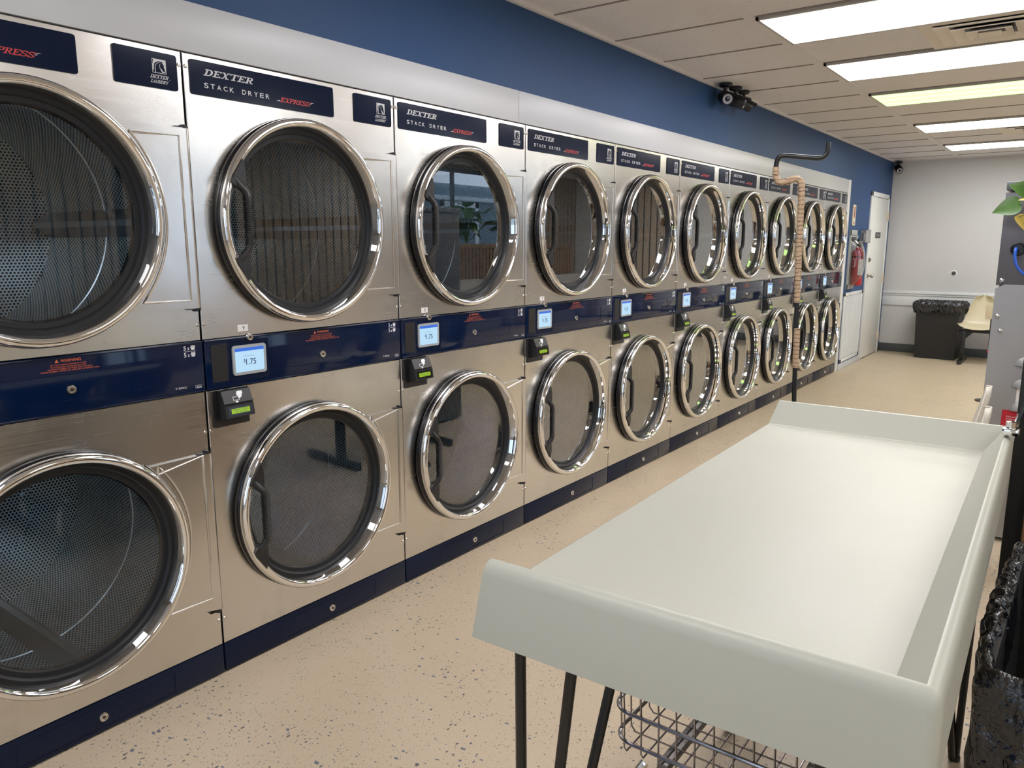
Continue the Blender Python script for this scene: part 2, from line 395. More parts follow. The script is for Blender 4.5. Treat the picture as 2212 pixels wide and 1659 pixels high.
def slab_glyphs(word, t=.17, s=.13, gap=.10):
    """slab-serif capitals drawn as strokes"""
    V, Fc = [], []; X = 0
    def quad(*p):
        o = len(V); V.extend([(X+a, c) for a, c in p]); Fc.append([o, o+1, o+2, o+3])
    def bar(x0, x1, z0, z1): quad((x0, z0), (x1, z0), (x1, z1), (x0, z1))
    def diag(x0, z0, x1, z1, w): quad((x0-w/2, z0), (x0+w/2, z0), (x1+w/2, z1), (x1-w/2, z1))
    def bow(cx, cz, rx, rz, a0, a1, wx, wz, n=9):
        for i in range(n):
            p, q = a0+(a1-a0)*i/n, a0+(a1-a0)*(i+1)/n
            quad((cx+rx*math.cos(p), cz+rz*math.sin(p)), (cx+rx*math.cos(q), cz+rz*math.sin(q)),
                 (cx+(rx-wx)*math.cos(q), cz+(rz-wz)*math.sin(q)), (cx+(rx-wx)*math.cos(p), cz+(rz-wz)*math.sin(p)))
    for ch in word:
        w = 1.0
        if ch in 'DEPRL': bar(.14, .14+t*1.2, 0, 1)
        if ch == 'D': bar(0, .5, 0, s); bar(0, .5, 1-s, 1); bow(.5, .5, .48, .5, -PI/2, PI/2, t*1.25, s)
        if ch == 'E':
            bar(0, .88, 0, s); bar(0, .88, 1-s, 1); bar(.2, .6, .44, .56); bar(.78, .88, 0, .3); bar(.78, .88, .7, 1); bar(.55, .63, .34, .66); w = .9
        if ch == 'P': bar(0, .44, 0, s); bar(0, .5, 1-s, 1); bar(.2, .5, .40, .40+s); bow(.55, .70, .33, .30, -PI/2, PI/2, t*1.1, s); w = .9
        if ch == 'R':
            bar(0, .44, 0, s); bar(0, .5, 1-s, 1); bar(.2, .5, .42, .42+s); bow(.52, .71, .34, .29, -PI/2, PI/2, t*1.1, s)
            diag(.86, 0, .5, .46, t*1.2); bar(.78, 1.0, 0, s); w = 1.0
        if ch == 'L': bar(0, .84, 0, s); bar(0, .44, 1-s, 1); bar(.74, .84, 0, .34); w = .85
        if ch == 'T': bar(.42, .42+t*1.2, 0, 1); bar(0, 1, 1-s, 1); bar(0, .1, .68, 1); bar(.9, 1, .68, 1); bar(.25, .79, 0, s)
        if ch == 'X':
            diag(.22, 1, .78, 0, t*1.25); diag(.80, 1, .20, 0, t*.7); bar(0, .4, 1-s, 1); bar(.62, 1, 1-s, 1); bar(0, .38, 0, s); bar(.58, 1, 0, s)
        if ch == 'A': diag(.18, 0, .5, 1, t*.7); diag(.82, 0, .5, 1, t*1.25); bar(.28, .75, .28, .28+s*.8); bar(0, .36, 0, s); bar(.62, 1, 0, s)
        if ch == 'U': bar(.14, .14+t*1.1, .3, 1); bar(.78, .78+t*.7, .3, 1); bow(.52, .32, .38, .32, PI, 2*PI, t, s); bar(0, .42, 1-s, 1); bar(.66, 1, 1-s, 1)
        if ch == 'N': bar(.14, .14+t*.7, 0, 1); bar(.78, .78+t*.7, 0, 1); diag(.2, 1, .84, 0, t*1.25); bar(0, .38, 0, s); bar(0, .3, 1-s, 1); bar(.64, 1, 1-s, 1)
        if ch == 'Y': bar(.42, .42+t*1.1, 0, .5); diag(.5, .42, .16, 1, t*1.2); diag(.52, .42, .86, 1, t*.7); bar(0, .36, 1-s, 1); bar(.66, 1, 1-s, 1); bar(.28, .74, 0, s)
        if ch == 'S':
            bow(.46, .73, .40, .27, 0.1, PI*1.5, t, s); bow(.46, .27, .42, .27+.0, -PI, PI/2, t, s); bar(.78, .87, .66, 1); bar(.03, .12, 0, .36); w = .92
        X += w+gap
    return V, Fc
def tri(b, pts, x, fx=None):
    b.add([(fx(*p) if fx else (x, p[0], p[1])) for p in pts], [list(range(len(pts)))])

# ------------------------------------------------------------------ the setting
b = B(); b.box(-.35, XR+.2, YF-.2, YB+.2, -.12, 0); struct(b.build('floor', 'floor', smooth=0))
b = B(); b.box(-.35, XR+.2, YF-.2, YB+.2, ZC+.006, ZC+.08); struct(b.build('ceiling', 'tile', smooth=0))
b = B(); b.box(-.12, 0, YF, YE, ZW, ZC+.01); b.box(-.12, 0, YE, YB+.1, 0, ZC+.01); b.box(-1.3, -1.2, YF, YE, 0, ZC)
b.box(-.12, 0, YF, -.9, 0, ZW)
struct(b.build('wall_left', 'blue', smooth=0))
b = B(); b.box(-.12, XR+.2, YB, YB+.1, 0, ZC+.01); struct(b.build('wall_back', ['grey'], smooth=0))
b = B(); b.box(3.0, 3.95, YB-.02, YB-.001, 0.12, ZC); struct(b.build('trim_1', 'slats', smooth=0))
# white surround of the dryer row
b = B(); b.box(-.06, .004, -.9, 1.70, ZTOP+.002, ZW, .002); b.box(-.06, .004, 1.7025, YE-.002, ZTOP+.002, ZW, .002)
b.cur = 1; b.box(-.06, .006, 7.935, YE, 0.0, ZW+.001, .003)
struct(b.build('trim_2', ['white', 'trim']))
# windows: front (behind the camera) and right
def wall_with_windows(name, fixed, axis, a0, a1, wins, material, sill, head):
    b = B(); edges = [a0]+[e for w in wins for e in w]+[a1]
    def seg(p, q, z0, z1):
        if q-p < 1e-4: return
        if axis == 'y': b.box(fixed, fixed+.12, p, q, z0, z1)
        else: b.box(p, q, fixed-.12, fixed, z0, z1)
    for i in range(0, len(edges), 2): seg(edges[i], edges[i+1], 0, ZC+.01)
    for p, q in wins: seg(p, q, 0, sill); seg(p, q, head, ZC+.01)
    return struct(b.build(name, material, smooth=0))
RW = [(2.50, 3.55), (5.35, 8.75)]; FW = [(.15, 1.9), (3.2, 4.6)]
wall_with_windows('wall_right', XR, 'y', YF, YB+.1, RW, 'slats', .12, 2.5)
wall_with_windows('wall_front', YF, 'x', -.12, XR+.12, FW, 'grey', .25, 2.45)
k = 0
for (p, q), ax in [(w, 'y') for w in RW]+[(w, 'x') for w in FW]:
    k += 1; b = B(); z0, z1 = (.12, 2.5) if ax == 'y' else (.25, 2.45)
    def fr(a, c, za, zb):
        if ax == 'y': b.box(XR+.03, XR+.08, a, c, za, zb)
        else: b.box(a, c, YF-.08, YF-.03, za, zb)
    fr(p, p+.05, z0, z1); fr(q-.05, q, z0, z1); fr(p, q, z0, z0+.05); fr(p, q, z1-.05, z1); mid = (p+q)/2; fr(mid-.02, mid+.02, z0, z1)
    fo = struct(b.build('window_%d' % k, 'pole', smooth=0))
    b = B()
    if ax == 'y': b.box(XR+.05, XR+.056, p+.04, q-.04, z0+.04, z1-.04)
    else: b.box(p+.04, q-.04, YF-.056, YF-.05, z0+.04, z1-.04)
    b.build('pane', 'pane', fo, smooth=0)
b = B(); b.box(-14, 26, -22, 24, -.3, -.16); struct(b.build('ground', 'paver', smooth=0))
# ceiling grid
XT = .765; Y0, G = 2.5759, .6059
b = B()
for x in (XT, XT+1.25, XT+2.48, XT+3.70):
    b.box(x-.02, x+.031, YF, YB, ZC-.002, ZC+.008)
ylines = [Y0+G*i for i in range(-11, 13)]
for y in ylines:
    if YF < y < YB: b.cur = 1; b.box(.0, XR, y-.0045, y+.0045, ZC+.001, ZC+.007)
b.cur = 0; b.box(0, .02, YF, YB, ZC-.012, ZC+.006); b.box(0, XR, YB-.02, YB, ZC-.004, ZC+.006)
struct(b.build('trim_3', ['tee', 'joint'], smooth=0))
# ceiling lights
lampcols = {0: (.98,.96,1.0), 2: (1.0,.92,.90), 4: (.075,.125,.040), 7: (1.0,.95,.80), 10: (.95,.98,1.0)}
names = {0: 'nearest white fluorescent ceiling panel, broad, its tip beside the first diffuser', 2: 'pinkish white fluorescent ceiling panel just beyond the square air diffuser',
         4: 'fluorescent ceiling panel glowing yellow green', 7: 'warm white fluorescent ceiling panel beyond the green one', 10: 'farthest and smallest ceiling panel, cool white, near the back wall'}
lm = {i: lampmat('lamp_diffuser_%d' % i, c, LAMP, 3) for i, c in lampcols.items()}
M['lampframe'] = mat('lamp_frame', (.55,.52,.48), .4)
def troffer(x0, i, label, grp=None, mtl=None):
    y = Y0+G*i
    t_ = thing('ceiling_light', label, 'ceiling light', (x0, y, ZC), 0, grp)
    b = B(); b.box(0, 1.2, 0.008, .028, -.012, .004); b.box(0, 1.2, G-.028, G-.008, -.012, .004); b.box(0, .015, .008, G-.008, -.012, .004); b.box(1.19, 1.205, .008, G-.008, -.012, .004)
    b.build('light_frame', 'lampframe', t_, smooth=0)
    b = B(); b.box(.015, 1.19, .022, G-.022, -.010, .003); b.build('diffuser_panel', mtl, t_, smooth=0)
for i in (0, 2, 4, 7, 10): troffer(.795, i, names[i], None, lm[i])
for x0 in (3.3,):
    for i in (-8, -4, 0, 4, 8): troffer(x0, i, 'fluorescent ceiling panel of the right-hand row', 'ceiling panels of the right-hand row', lm[10])
for i in (-3, -7): troffer(.795, i, 'fluorescent ceiling panel overhead, behind the camera', 'ceiling panels behind the camera', lm[0])
# square diffusers
def register(x0, i, label):
    y = Y0+G*i; t_ = thing('air_diffuser', label, 'air vent', (x0+.3, y+.303, ZC))
    b = B(); b.box(-.30, .30, -.297, .297, -.006, .004); b.build('face_plate', 'diff', t_, smooth=0)
    b = B()
    for k, (r0, r1, z0, z1) in enumerate(((.235,.17,-.008,-.018), (.165,.11,-.0085,-.024), (.10,.06,-.009,-.030))):
        # sloping square louvre ring, open in the middle
        vs = []; 
        for r, z in ((r0, z0), (r0-.006, z0), (r1+.03, z1+.004), (r1+.036, z1)):
            pass
        ro, ri = r0, r1
        A = [(-ro,-ro,z1), (ro,-ro,z1), (ro,ro,z1), (-ro,ro,z1)]; Bq = [(-ri,-ri,z0), (ri,-ri,z0), (ri,ri,z0), (-ri,ri,z0)]
        A2 = [(x, yy, z+.006) for x, yy, z in A]; B2 = [(x, yy, z+.006) for x, yy, z in Bq]
        b.add(A+Bq+A2+B2, [[q, (q+1) % 4, 4+(q+1) % 4, 4+q] for q in range(4)]+[[8+q, 8+(q+1) % 4, 12+(q+1) % 4, 12+q] for q in range(4)]+[[q, (q+1) % 4, 8+(q+1) % 4, 8+q] for q in range(4)])
    b.box(-.05, .05, -.05, .05, -.030, -.026)
    b.build('louvre', 'diff', t_, smooth=0)
    b = B(); b.box(-.236, .236, -.236, .236, -.0075, -.0065); b.build('opening_shade', 'black', t_, smooth=0)  # black sheet standing in for shade inside the duct, no hole cut
register(XT+1.25-.61+.0, 1, 'square louvred air diffuser between the two nearest ceiling lights')
register(XT+1.25-.61+.0, 8, 'small distant air diffuser before the farthest ceiling light')

# ------------------------------------------------------------------ stack dryers
def build_dryer():
    root = thing('stack_dryer', 'dryer', 'dryer')
    # body shell, open in front
    b = B(); b.box(-1.08, -.022, .006, .010, .008, ZTOP-.004); b.box(-1.08, -.022, W-.010, W-.006, .008, ZTOP-.004)
    b.box(-1.08, -1.074, .01, W-.01, .008, ZTOP-.004); b.box(-1.08, -.022, .01, W-.01, ZTOP-.008, ZTOP-.004)
    b.box(-1.08, -.022, .01, W-.01, 1.06, 1.066); b.box(-1.08, -.05, .01, W-.01, .008, .014)
    b.build('cabinet_body', 'galv', root, smooth=0)
    g = .0032
    for z0, z1, zc in ((ZBT+.001, ZTOP-.001, ZU), (ZKT+.001, ZBB-.001, ZL)):
        b = B(); b.plate_hole(g, W-g, z0, z1, CY, zc, .318); b.build('front_panel', 'steel', root, smooth=20)
    # control band with its beaded rims
    b = B(); b.box(-.022, .006, g, W-g, ZBB, ZBT, .0022, 3)
    b.box(0, .0095, g, W-g, ZBT-.006, ZBT-.0022, .001); b.box(0, .0095, g, W-g, ZBB+.0022, ZBB+.006, .001)
    band = b.build('control_band', 'navy', root)
    b = B(); b.prism(rrect(.024, .082, 1.012, 1.134, .003), .004, .0075); b.build('coin_slot_cover', 'black', band)
    b = B(); yy0, yy1, zz0, zz1 = .092, .2405, 1.004, 1.139
    for r_ in (rrect(yy0, yy1, zz0, zz1, .003),):
        pts = [(.0066, p[0], p[1]) for p in r_]+[(.0066, r_[0][0], r_[0][1])]; b.tube(pts, .0012, 6, False)
    b.box(.004, .0064, yy0+.002, yy1-.002, zz0+.002, zz1-.002)
    b.build('screen_surround', 'navyplate', band)
    # door of the service drawer
    b = B(); r_ = rrect(.252, .742, 1.026, 1.099, .004); b.tube([(.006, p[0], p[1]) for p in r_]+[(.006, r_[0][0], r_[0][1])], .0009, 6, False)
    b.build('service_door', 'navyplate', band)
    def lock(y, z, par, x=.006, r=.0115):
        b = B(); b.lathe([(r+.0015, x-.004), (r+.0015, x+.003), (r, x+.006), (r*.72, x+.0062), (r*.66, x+.0045), (.0001, x+.0045)], y, z, 28)
        b.cur = 1; b.lathe([(r*.34, x+.0046), (r*.34, x+.0062), (.0001, x+.0062)], y, z, 12)
        b.box(x+.0055, x+.0068, y-.0012, y+.0012, z-.0035, z+.0035)
        b.build('lock', ['screwmetal', 'black'], par)
    lock(.473, 1.056, band); lock(.168, 1.1475, band, .008, .0105)
    # markings
    b = B(); x = .0066
    txt(b, 'WARNING', .452, .506, 1.1345, 1.1425, x, bold=.01)
    tri(b, [(.437, 1.134), (.448, 1.134), (.4425, 1.1435)], x)
    for z, y0, y1, s in ((1.126, .425, .520, 'DRY ONLY FABRICS WASHED IN WATER'), (1.120, .425, .520, 'TO AVOID RISK OF FIRE DO NOT DRY'),
                         (1.1145, .418, .535, 'PLASTICS RUBBER OR ITEMS CONTAINING'), (1.109, .40, .555, 'FOAM RUBBER LATEX OR SIMILAR MATERIALS OILS')):
        txt(b, s, y0, y1, z, z+.0038, x)
    b.build('warning_print', 'orange_print', band, smooth=0)
    b = B()
    for zc in (1.1265, 1.1055):
        txt(b, '5', .812, .820, zc, zc+.0135, x, bold=.012); txt(b, 'x', .8245, .8315, zc, zc+.009, x, bold=.012)
        tri(b, [(.838, zc), (.848, zc), (.851, zc+.009), (.835, zc+.009)], x); tri(b, [(.8345, zc+.0095), (.8515, zc+.0095), (.850, zc+.0115), (.836, zc+.0115)], x)
        for q in range(3): tri(b, [(.837+.0045*q, zc+.012), (.8405+.0045*q, zc+.012), (.8405+.0045*q, zc+.0145), (.837+.0045*q, zc+.0145)], x)
    tri(b, [(.812, 1.1222), (.852, 1.1222), (.852, 1.1232), (.812, 1.1232)], x)
    txt(b, 'T-50X2', .775, .813, 1.008, 1.0145, x, bold=.008)
    txt(b, 'USA', .843, .865, 1.003, 1.0095, x, bold=.012); txt(b, 'MADE IN', .843, .865, 1.011, 1.0135, x)
    b.build('capacity_print', 'silver_print', band, smooth=0)
    # touch screen: rounded bezel, lit face
    b = B(); o_ = rrect(.0985, .2275, 1.0245, 1.1235, .010, 6); i_ = rrect(.107, .219, 1.034, 1.114, .003, 6); n = len(o_)
    vs = [(.006, *p) for p in o_]+[(.0115, *p) for p in o_]+[(.012, *p) for p in i_]+[(.010, *p) for p in i_]
    b.add(vs, [[j*n+i, j*n+(i+1) % n, (j+1)*n+(i+1) % n, (j+1)*n+i] for j in range(3) for i in range(n)])
    ts = b.build('touch_screen', 'bezel', root)
    b = B(); b.box(.008, .0103, .105, .221, 1.032, 1.116); b.cur = 1; b.box(.0101, .0106, .107, .219, 1.103, 1.114)
    b.build('display', ['screen', 'screen_bar'], ts, smooth=0)
    b = B(); txt(b, '1.75', .148, .187, 1.056, 1.076, .0109, bold=.01); txt(b, '$', .139, .146, 1.064, 1.077, .0109); txt(b, 'Touch screen to begin', .141, .180, 1.084, 1.088, .0109)
    b.build('price', 'dark_print', ts, smooth=0)
    # kick panel
    b = B(); b.box(-.03, 0, g, W-g, .006, ZKT-.001, .002, 2); kp = b.build('kick_panel', 'kick', root)
    b = B(); r_ = rrect(.235, .70, .02, .088, .003); b.tube([(.0005, p[0], p[1]) for p in r_]+[(.0005, r_[0][0], r_[0][1])], .0008, 6, False)
    b.build('access_cover', 'navyplate', kp)
    lock(.470, .053, kp, 0, .0125)
    # nameplates
    b = B(); b.prism(rrect(.021, .575, 1.901, 2.002, .008), -.002, .0035); np_ = b.build('name_plate', 'navyplate', root)
    b = B(); x = .0042
    put(b, slab_glyphs('DEXTER', .19, .14, .04), .070, .244, 1.9605, 1.9800, x, .5)
    b.build('brand_lettering', 'silver_print', np_, smooth=0); b = B()
    txt(b, 'S', .066, .081, 1.924, 1.9395, x, bold=.012)
    word = 'STACK DRYER'
    for q, ch in enumerate(word):
        if ch == ' ': b.build('type_lettering', 'silver_print', np_, smooth=0); b = B(); continue
        if q == 0: continue
        y = .066+q*.0222; txt(b, ch, y, y+.0145, 1.9245, 1.939, x, bold=.012)
    b.build('type_lettering', 'silver_print', np_, smooth=0); b = B()
    tri(b, [(.328, 1.9235), (.342, 1.9235), (.345, 1.9285)], x); tri(b, [(.472, 1.9335), (.487, 1.937), (.476, 1.9365)], x); tri(b, [(.470, 1.930), (.478, 1.9325), (.471, 1.9325)], x)
    b.build('speed_marks', 'silver_print', np_, smooth=0)
    b = B(); put(b, slab_glyphs('EXPRESS', .17, .13, -.02), .347, .470, 1.9225, 1.9375, x, .5); b.build('express_mark', 'red_print', np_, smooth=0)
    b = B(); b.prism(rrect(.671, .861, 1.900, 2.001, .008), -.002, .0035); lp = b.build('logo_plate', 'navyplate', root)
    b = B(); L0, L1, K0, K1 = .784, .826, 1.942, 1.981
    def LP(u, v_): return (L0+u*(L1-L0), K0+v_*(K1-K0))
    def qd(*p): tri(b, [LP(*q) for q in p], x)
    for q in (((0,0),(1,0),(1,.04),(0,.04)), ((0,.96),(1,.96),(1,1),(0,1)), ((0,.04),(.04,.04),(.04,.96),(0,.96)), ((.96,.04),(1,.04),(1,.96),(.96,.96))): qd(*q)
    # field of the emblem left light, the arched neck and head left dark
    qd((.10,.90),(.14,.62),(.24,.74),(.40,.83),(.62,.86),(.70,.96),(.10,.96)); qd((.62,.86),(.66,.82),(.74,.86),(.78,.70),(.86,.60),(.96,.96),(.70,.96))
    qd((.86,.60),(.84,.48),(.90,.34),(.92,.22),(.96,.20),(.96,.96)); qd((.04,.62),(.14,.62),(.10,.90),(.04,.40))
    qd((.04,.40),(.09,.34),(.14,.42),(.10,.50),(.16,.56),(.14,.62),(.04,.62)); qd((.04,.18),(.13,.24),(.09,.34),(.04,.40))
    qd((.72,.07),(.94,.10),(.92,.22),(.84,.14),(.76,.18),(.70,.30),(.60,.36),(.55,.45),(.53,.40),(.60,.28),(.66,.16))
    prev = None
    for q in range(13):
        a = PI-(PI*.62)*q/12; pu, pv = .56+.36*math.cos(a), .40+.38*math.sin(a)
        if prev: qd(prev, (pu, pv), (pu+.03*math.cos(a+PI), pv+.05*math.sin(a+PI)), (prev[0]+.04, prev[1]-.02))
        prev = (pu, pv)
    qd((.19,.04),(.24,.04),(.235,.42),(.195,.42)); qd((.52,.60),(.57,.66),(.60,.64),(.545,.56),(.56,.44),(.52,.48))
    put(b, slab_glyphs('DEXTER', .19, .14, .04), .7775, .832, 1.9270, 1.9370, x, .5)
    put(b, slab_glyphs('LAUNDRY', .19, .14, .04), .7775, .830, 1.9140, 1.9230, x, .5)
    tri(b, [(.835, 1.927), (.837, 1.927), (.837, 1.929), (.835, 1.929)], x)
    b.build('horse_emblem', 'silver_print', lp, smooth=0)
    # screws
    for y, z in ((.0105, 1.978), (W-.0105, 1.978), (.0105, 1.203), (W-.0105, 1.203), (.0105, .855), (W-.0105, .855), (.0105, .20), (W-.0105, .20)):
        b = B(); b.lathe([(.0062, -.001), (.0062, .0015), (.0045, .0035), (.0022, .0037), (.0018, .0015), (.0001, .0015)], y, z, 16)
        b.build('screw', 'screwmetal', root)
    # doors
    for zc, zh0, zh1 in ((ZU, 1.255, 1.797), (ZL, .241, .786)):
        b = B(); ro = .3455
        b.lathe([(.3130, .004), (.3142, .012), (.3178, .047), (.3205, .055), (.3255, .0592), (.331, .060), (.337, .0585), (.3425, .053), (.3455, .044), (.3455, .036), (.343, .031), (.338, .029)], CY, zc, 128)
        dr = b.build('door', 'chrome', root, smooth=60)
        b = B(); b.lathe([(.320, .002), (.341, .002), (.3475, .008), (.3475, .027), (.343, .031), (.336, .031)], CY, zc, 128)
        b.build('outer_gasket', 'gasket', dr, smooth=50)
        b = B(); b.lathe([(.3142, .013), (.303, .0125), (.298, .007), (.296, .002), (.283, .001), (.2795, -.004), (.276, -.012), (.300, -.03)], CY, zc, 128)
        b.build('inner_seal', 'rubber', dr, smooth=40)
        b = B(); n = 96; b.add([(-.003, CY+.284*math.cos(2*PI*i/n), zc+.284*math.sin(2*PI*i/n)) for i in range(n)], [list(range(n))])
        b.build('door_glass', 'glass', dr, smooth=0)
        # handle
        b = B()
        for s in (1, -1):
            hp = [(.142, .190), (.108, .140), (.099, .118), (.113, .104), (.136, .100), (.150, .106), (.151, .155)]
            pts = [(p[0], zc+s*p[1]) for p in hp]
            if s < 0: pts = pts[::-1]
            b.prism(pts, .040, .069)
            b.tube([(.056, .116, zc+s*.130), (.063, .126, zc+s*.112), (.071, .142, zc+s*.092), (.073, .147, zc+s*.078), (.073, .148, zc+s*.03), (.073, .148, 0+zc)], .0118, 10, False, 1.15)
        for q in range(-12, 13):
            z = zc+q*.0061; b.tube([(.073, .148, z-.0018), (.073, .148, z), (.073, .148, z+.0018)], [.0122, .0142, .0122], 12, True, 1.15)
        b.build('handle', 'black', dr, smooth=35)
        # hinge plate: sheet following the ring, with a pressed bead
        aa = math.asin((zh1-zc)/.340)
        b = B(); pts = [(W-.006, zh0), (W-.006, zh1)]+[(CY+.338*math.cos(aa*(1-2*i/24)), zc+.338*math.sin(aa*(1-2*i/24))) for i in range(25)]
        b.prism(pts, .0, .011)
        a2 = .72; r2 = .372; yR = W-.034; z2 = zc+r2*math.sin(a2)
        bead = [(CY+r2*math.cos(a2*(1-2*i/30)), zc+r2*math.sin(a2*(1-2*i/30))) for i in range(31)]
        bead = [(bead[0][0]-.0, min(zh1-.03, bead[0][1]))]+bead+[(yR, zc-r2*math.sin(a2)), (yR, zc+r2*math.sin(a2))]
        bead.append(bead[0])
        b.tube([(.0105, p[0], p[1]) for p in bead], .0042, 8, False)
        r3 = .3525
        b.tube([(.011, CY+r3*math.cos(aa*(1-2*i/36)), zc+r3*math.sin(aa*(1-2*i/36))) for i in range(37)], .0035, 8, False)
        b.tube([(.008, W-.0065, zh0+.002), (.008, W-.0065, zh1-.002)], .0042, 8)
        hpz = b.build('hinge_plate', 'steel_plate', root, smooth=35)
        b = B()
        for z, d in ((zh1, 1), (zh0, -1)):
            b.box(-.001, .012, W-.045, W-.005, min(z, z+d*.003), max(z, z+d*.003)); b.lathe([(.0075, z-.001 if d > 0 else z-.009), (.0075, z+.009 if d > 0 else z+.001), (.0001, z+.0092 if d > 0 else z+.001)], W-.014, 0, 14, 'z', .006)
        b.build('hinge_pin', 'black', hpz)
        # drum
        b = B(); Rd = .385; D = .80
        b.lathe([(.300, -.032), (.345, -.045)], CY, zc, 72, uvr=None)
        b.uv = {}
        b2 = B(); b2.lathe([(Rd, -.050), (Rd, -.38)], CY, zc, 96, uvr=Rd); b2.lathe([(Rd, -.386), (Rd, -D)], CY, zc, 96, uvr=Rd)
        b2.lathe([(Rd, -D), (.22, -D)], CY, zc, 96, uvr=Rd); b2.lathe([(.22, -D+.001), (.215, -D+.03)], CY, zc, 96, uvr=Rd); b2.lathe([(.215, -D+.03), (.0001, -D+.03)], CY, zc, 96, uvr=Rd)
        dm = b2.build('drum', 'perf', root, smooth=40)
        b = B(); b.lathe([(.3005, -.030), (.315, -.040), (.35, -.045), (Rd+.004, -.047)], CY, zc, 72)
        b.lathe([(Rd+.0005, -.379), (Rd-.003, -.381), (Rd-.003, -.385), (Rd+.0005, -.387)], CY, zc, 72)
        b.build('drum_lip', 'baffle', dm, smooth=30)
        for q in range(3):
            a = -.02+q*2*PI/3 if zc == ZU else -1.15-.5+q*2*PI/3+.25
            def P(r, da, xx): return (xx, CY+r*math.cos(a+da), zc+r*math.sin(a+da))
            b = B(); w_ = .115; xs = (-.06, -D+.01)
            vs = [P(Rd-.001, -w_, xx) for xx in xs]+[P(Rd-.055, -.035, xx) for xx in xs]+[P(Rd-.058, .02, xx) for xx in xs]+[P(Rd-.001, w_, xx) for xx in xs]
            b.add(vs, [[0,1,3,2],[2,3,5,4],[4,5,7,6],[0,2,4,6],[1,7,5,3]])
            b.build('drum_baffle', 'baffle', dm, smooth=0)
    # card reader
    b = B(); b.prism(rrect(.019, .152, .862, .984, .004), .0, .006)
    y0, y1 = .034, .140
    sec = [(.004, .983), (.030, .9835), (.048, .944), (.0455, .939), (.0495, .937), (.056, .897), (.006, .885)]
    n = len(sec); b.add([(p[0], y0, p[1]) for p in sec]+[(p[0], y1, p[1]) for p in sec], [list(range(n)), list(range(n, 2*n))[::-1]]+[[i, (i+1) % n, n+(i+1) % n, n+i] for i in range(n)])
    b.tube([(.006, .073, .986), (.006, .073, .9885)], .005, 8)
    cr = b.build('card_reader', 'black', root, smooth=0)
    def fxu(y, z):
        y, z = .088+(y-.088)*1.28, .9625+(z-.9625)*1.22
        return (.030+(.9835-z)/(.9835-.944)*.018+.0007, y, z)
    fxl = lambda y, z: (.0495+(.937-z)/.040*.0065+.0009, y, z)
    b = B()
    # hand dropping a card, card outline and arrow
    tri(b, [(.087,.9615),(.086,.970),(.090,.9755),(.1035,.9755),(.1045,.969),(.1015,.967),(.099,.9605),(.0945,.958),(.0895,.9575),(.088,.960),(.092,.967)], 0, fxu)
    for q in (((.073,.9625),(.085,.9625),(.085,.9614),(.073,.9614)), ((.073,.9625),(.0742,.9625),(.0742,.953),(.073,.953)), ((.073,.9540),(.091,.9540),(.091,.953),(.073,.953)), ((.0898,.958),(.091,.958),(.091,.953),(.0898,.953))): tri(b, q, 0, fxu)
    tri(b, [(.0795,.9515),(.0845,.9515),(.0845,.9495),(.0875,.9495),(.082,.946),(.0765,.9495),(.0795,.9495)], 0, fxu)
    b.build('card_symbol', 'white_print', cr, smooth=0)
    b = B()
    tri(b, [(.044,.9325),(.132,.9325),(.132,.902),(.044,.902)], 0, fxl); b.build('display_window', 'blackgloss', cr, smooth=0)
    fx2 = lambda y, z: (fxl(y, z)[0]+.0006, y, z)
    b = B(); tri(b, [(.054,.9255),(.122,.9255),(.122,.9095),(.054,.9095)], 0, fx2); b.build('green_display', 'lcd', cr, smooth=0)
    fx3 = lambda y, z: (fxl(y, z)[0]+.001, y, z)
    b = B(); txt(b, 'INSERT CARD', .060, .116, .9185, .9235, 0, fx=fx3); txt(b, 'TO BEGIN', .066, .110, .9115, .9165, 0, fx=fx3); b.build('display_text', 'dark_print', cr, smooth=0)
    return root
def num_tag(root, s, shift=0):
    b = B(); b.box(0, .0008, .131, .170, 1.168, 1.190); t_ = b.build('number_tag', 'sticker', root, smooth=0)
    b = B(); txt(b, s, .149, .149+.0075*len(s), 1.172, 1.186, .0012); b.build('number', 'black', t_, smooth=0)
proto = build_dryer()
LBL = ['leftmost stack dryer, cut by the left edge of the picture', 'stack dryer tagged 9, second from the left, its touch screen showing 1.75 largest',
 'stack dryer tagged 8, third from the left, bright daylight on its front', 'stack dryer tagged 7, fourth from the left, pale reflection in its upper glass',
 'stack dryer tagged 6, fifth from the left, slats reflected in its upper glass', 'stack dryer tagged 5, sixth from the left', 'stack dryer tagged 4, seventh from the left, below the tip of the white panel joint',
 'stack dryer tagged 3, just left of the tape-wrapped pole', 'stack dryer tagged 2, second from the far end, partly behind the tape-wrapped pole', 'farthest stack dryer, tagged 1, beside the white corner trim and fire extinguisher']
LBL[6] = 'stack dryer tagged 4, seventh from the left'
drys = [proto if i == 0 else copy_tree(proto) for i in range(NX)]
for i, o in enumerate(drys):
    o.location = (0, (i-1)*W, 0); o['label'] = LBL[i]; o['category'] = 'dryer'; o['group'] = 'stack dryers along the blue wall'
    num_tag(o, str(10-i))

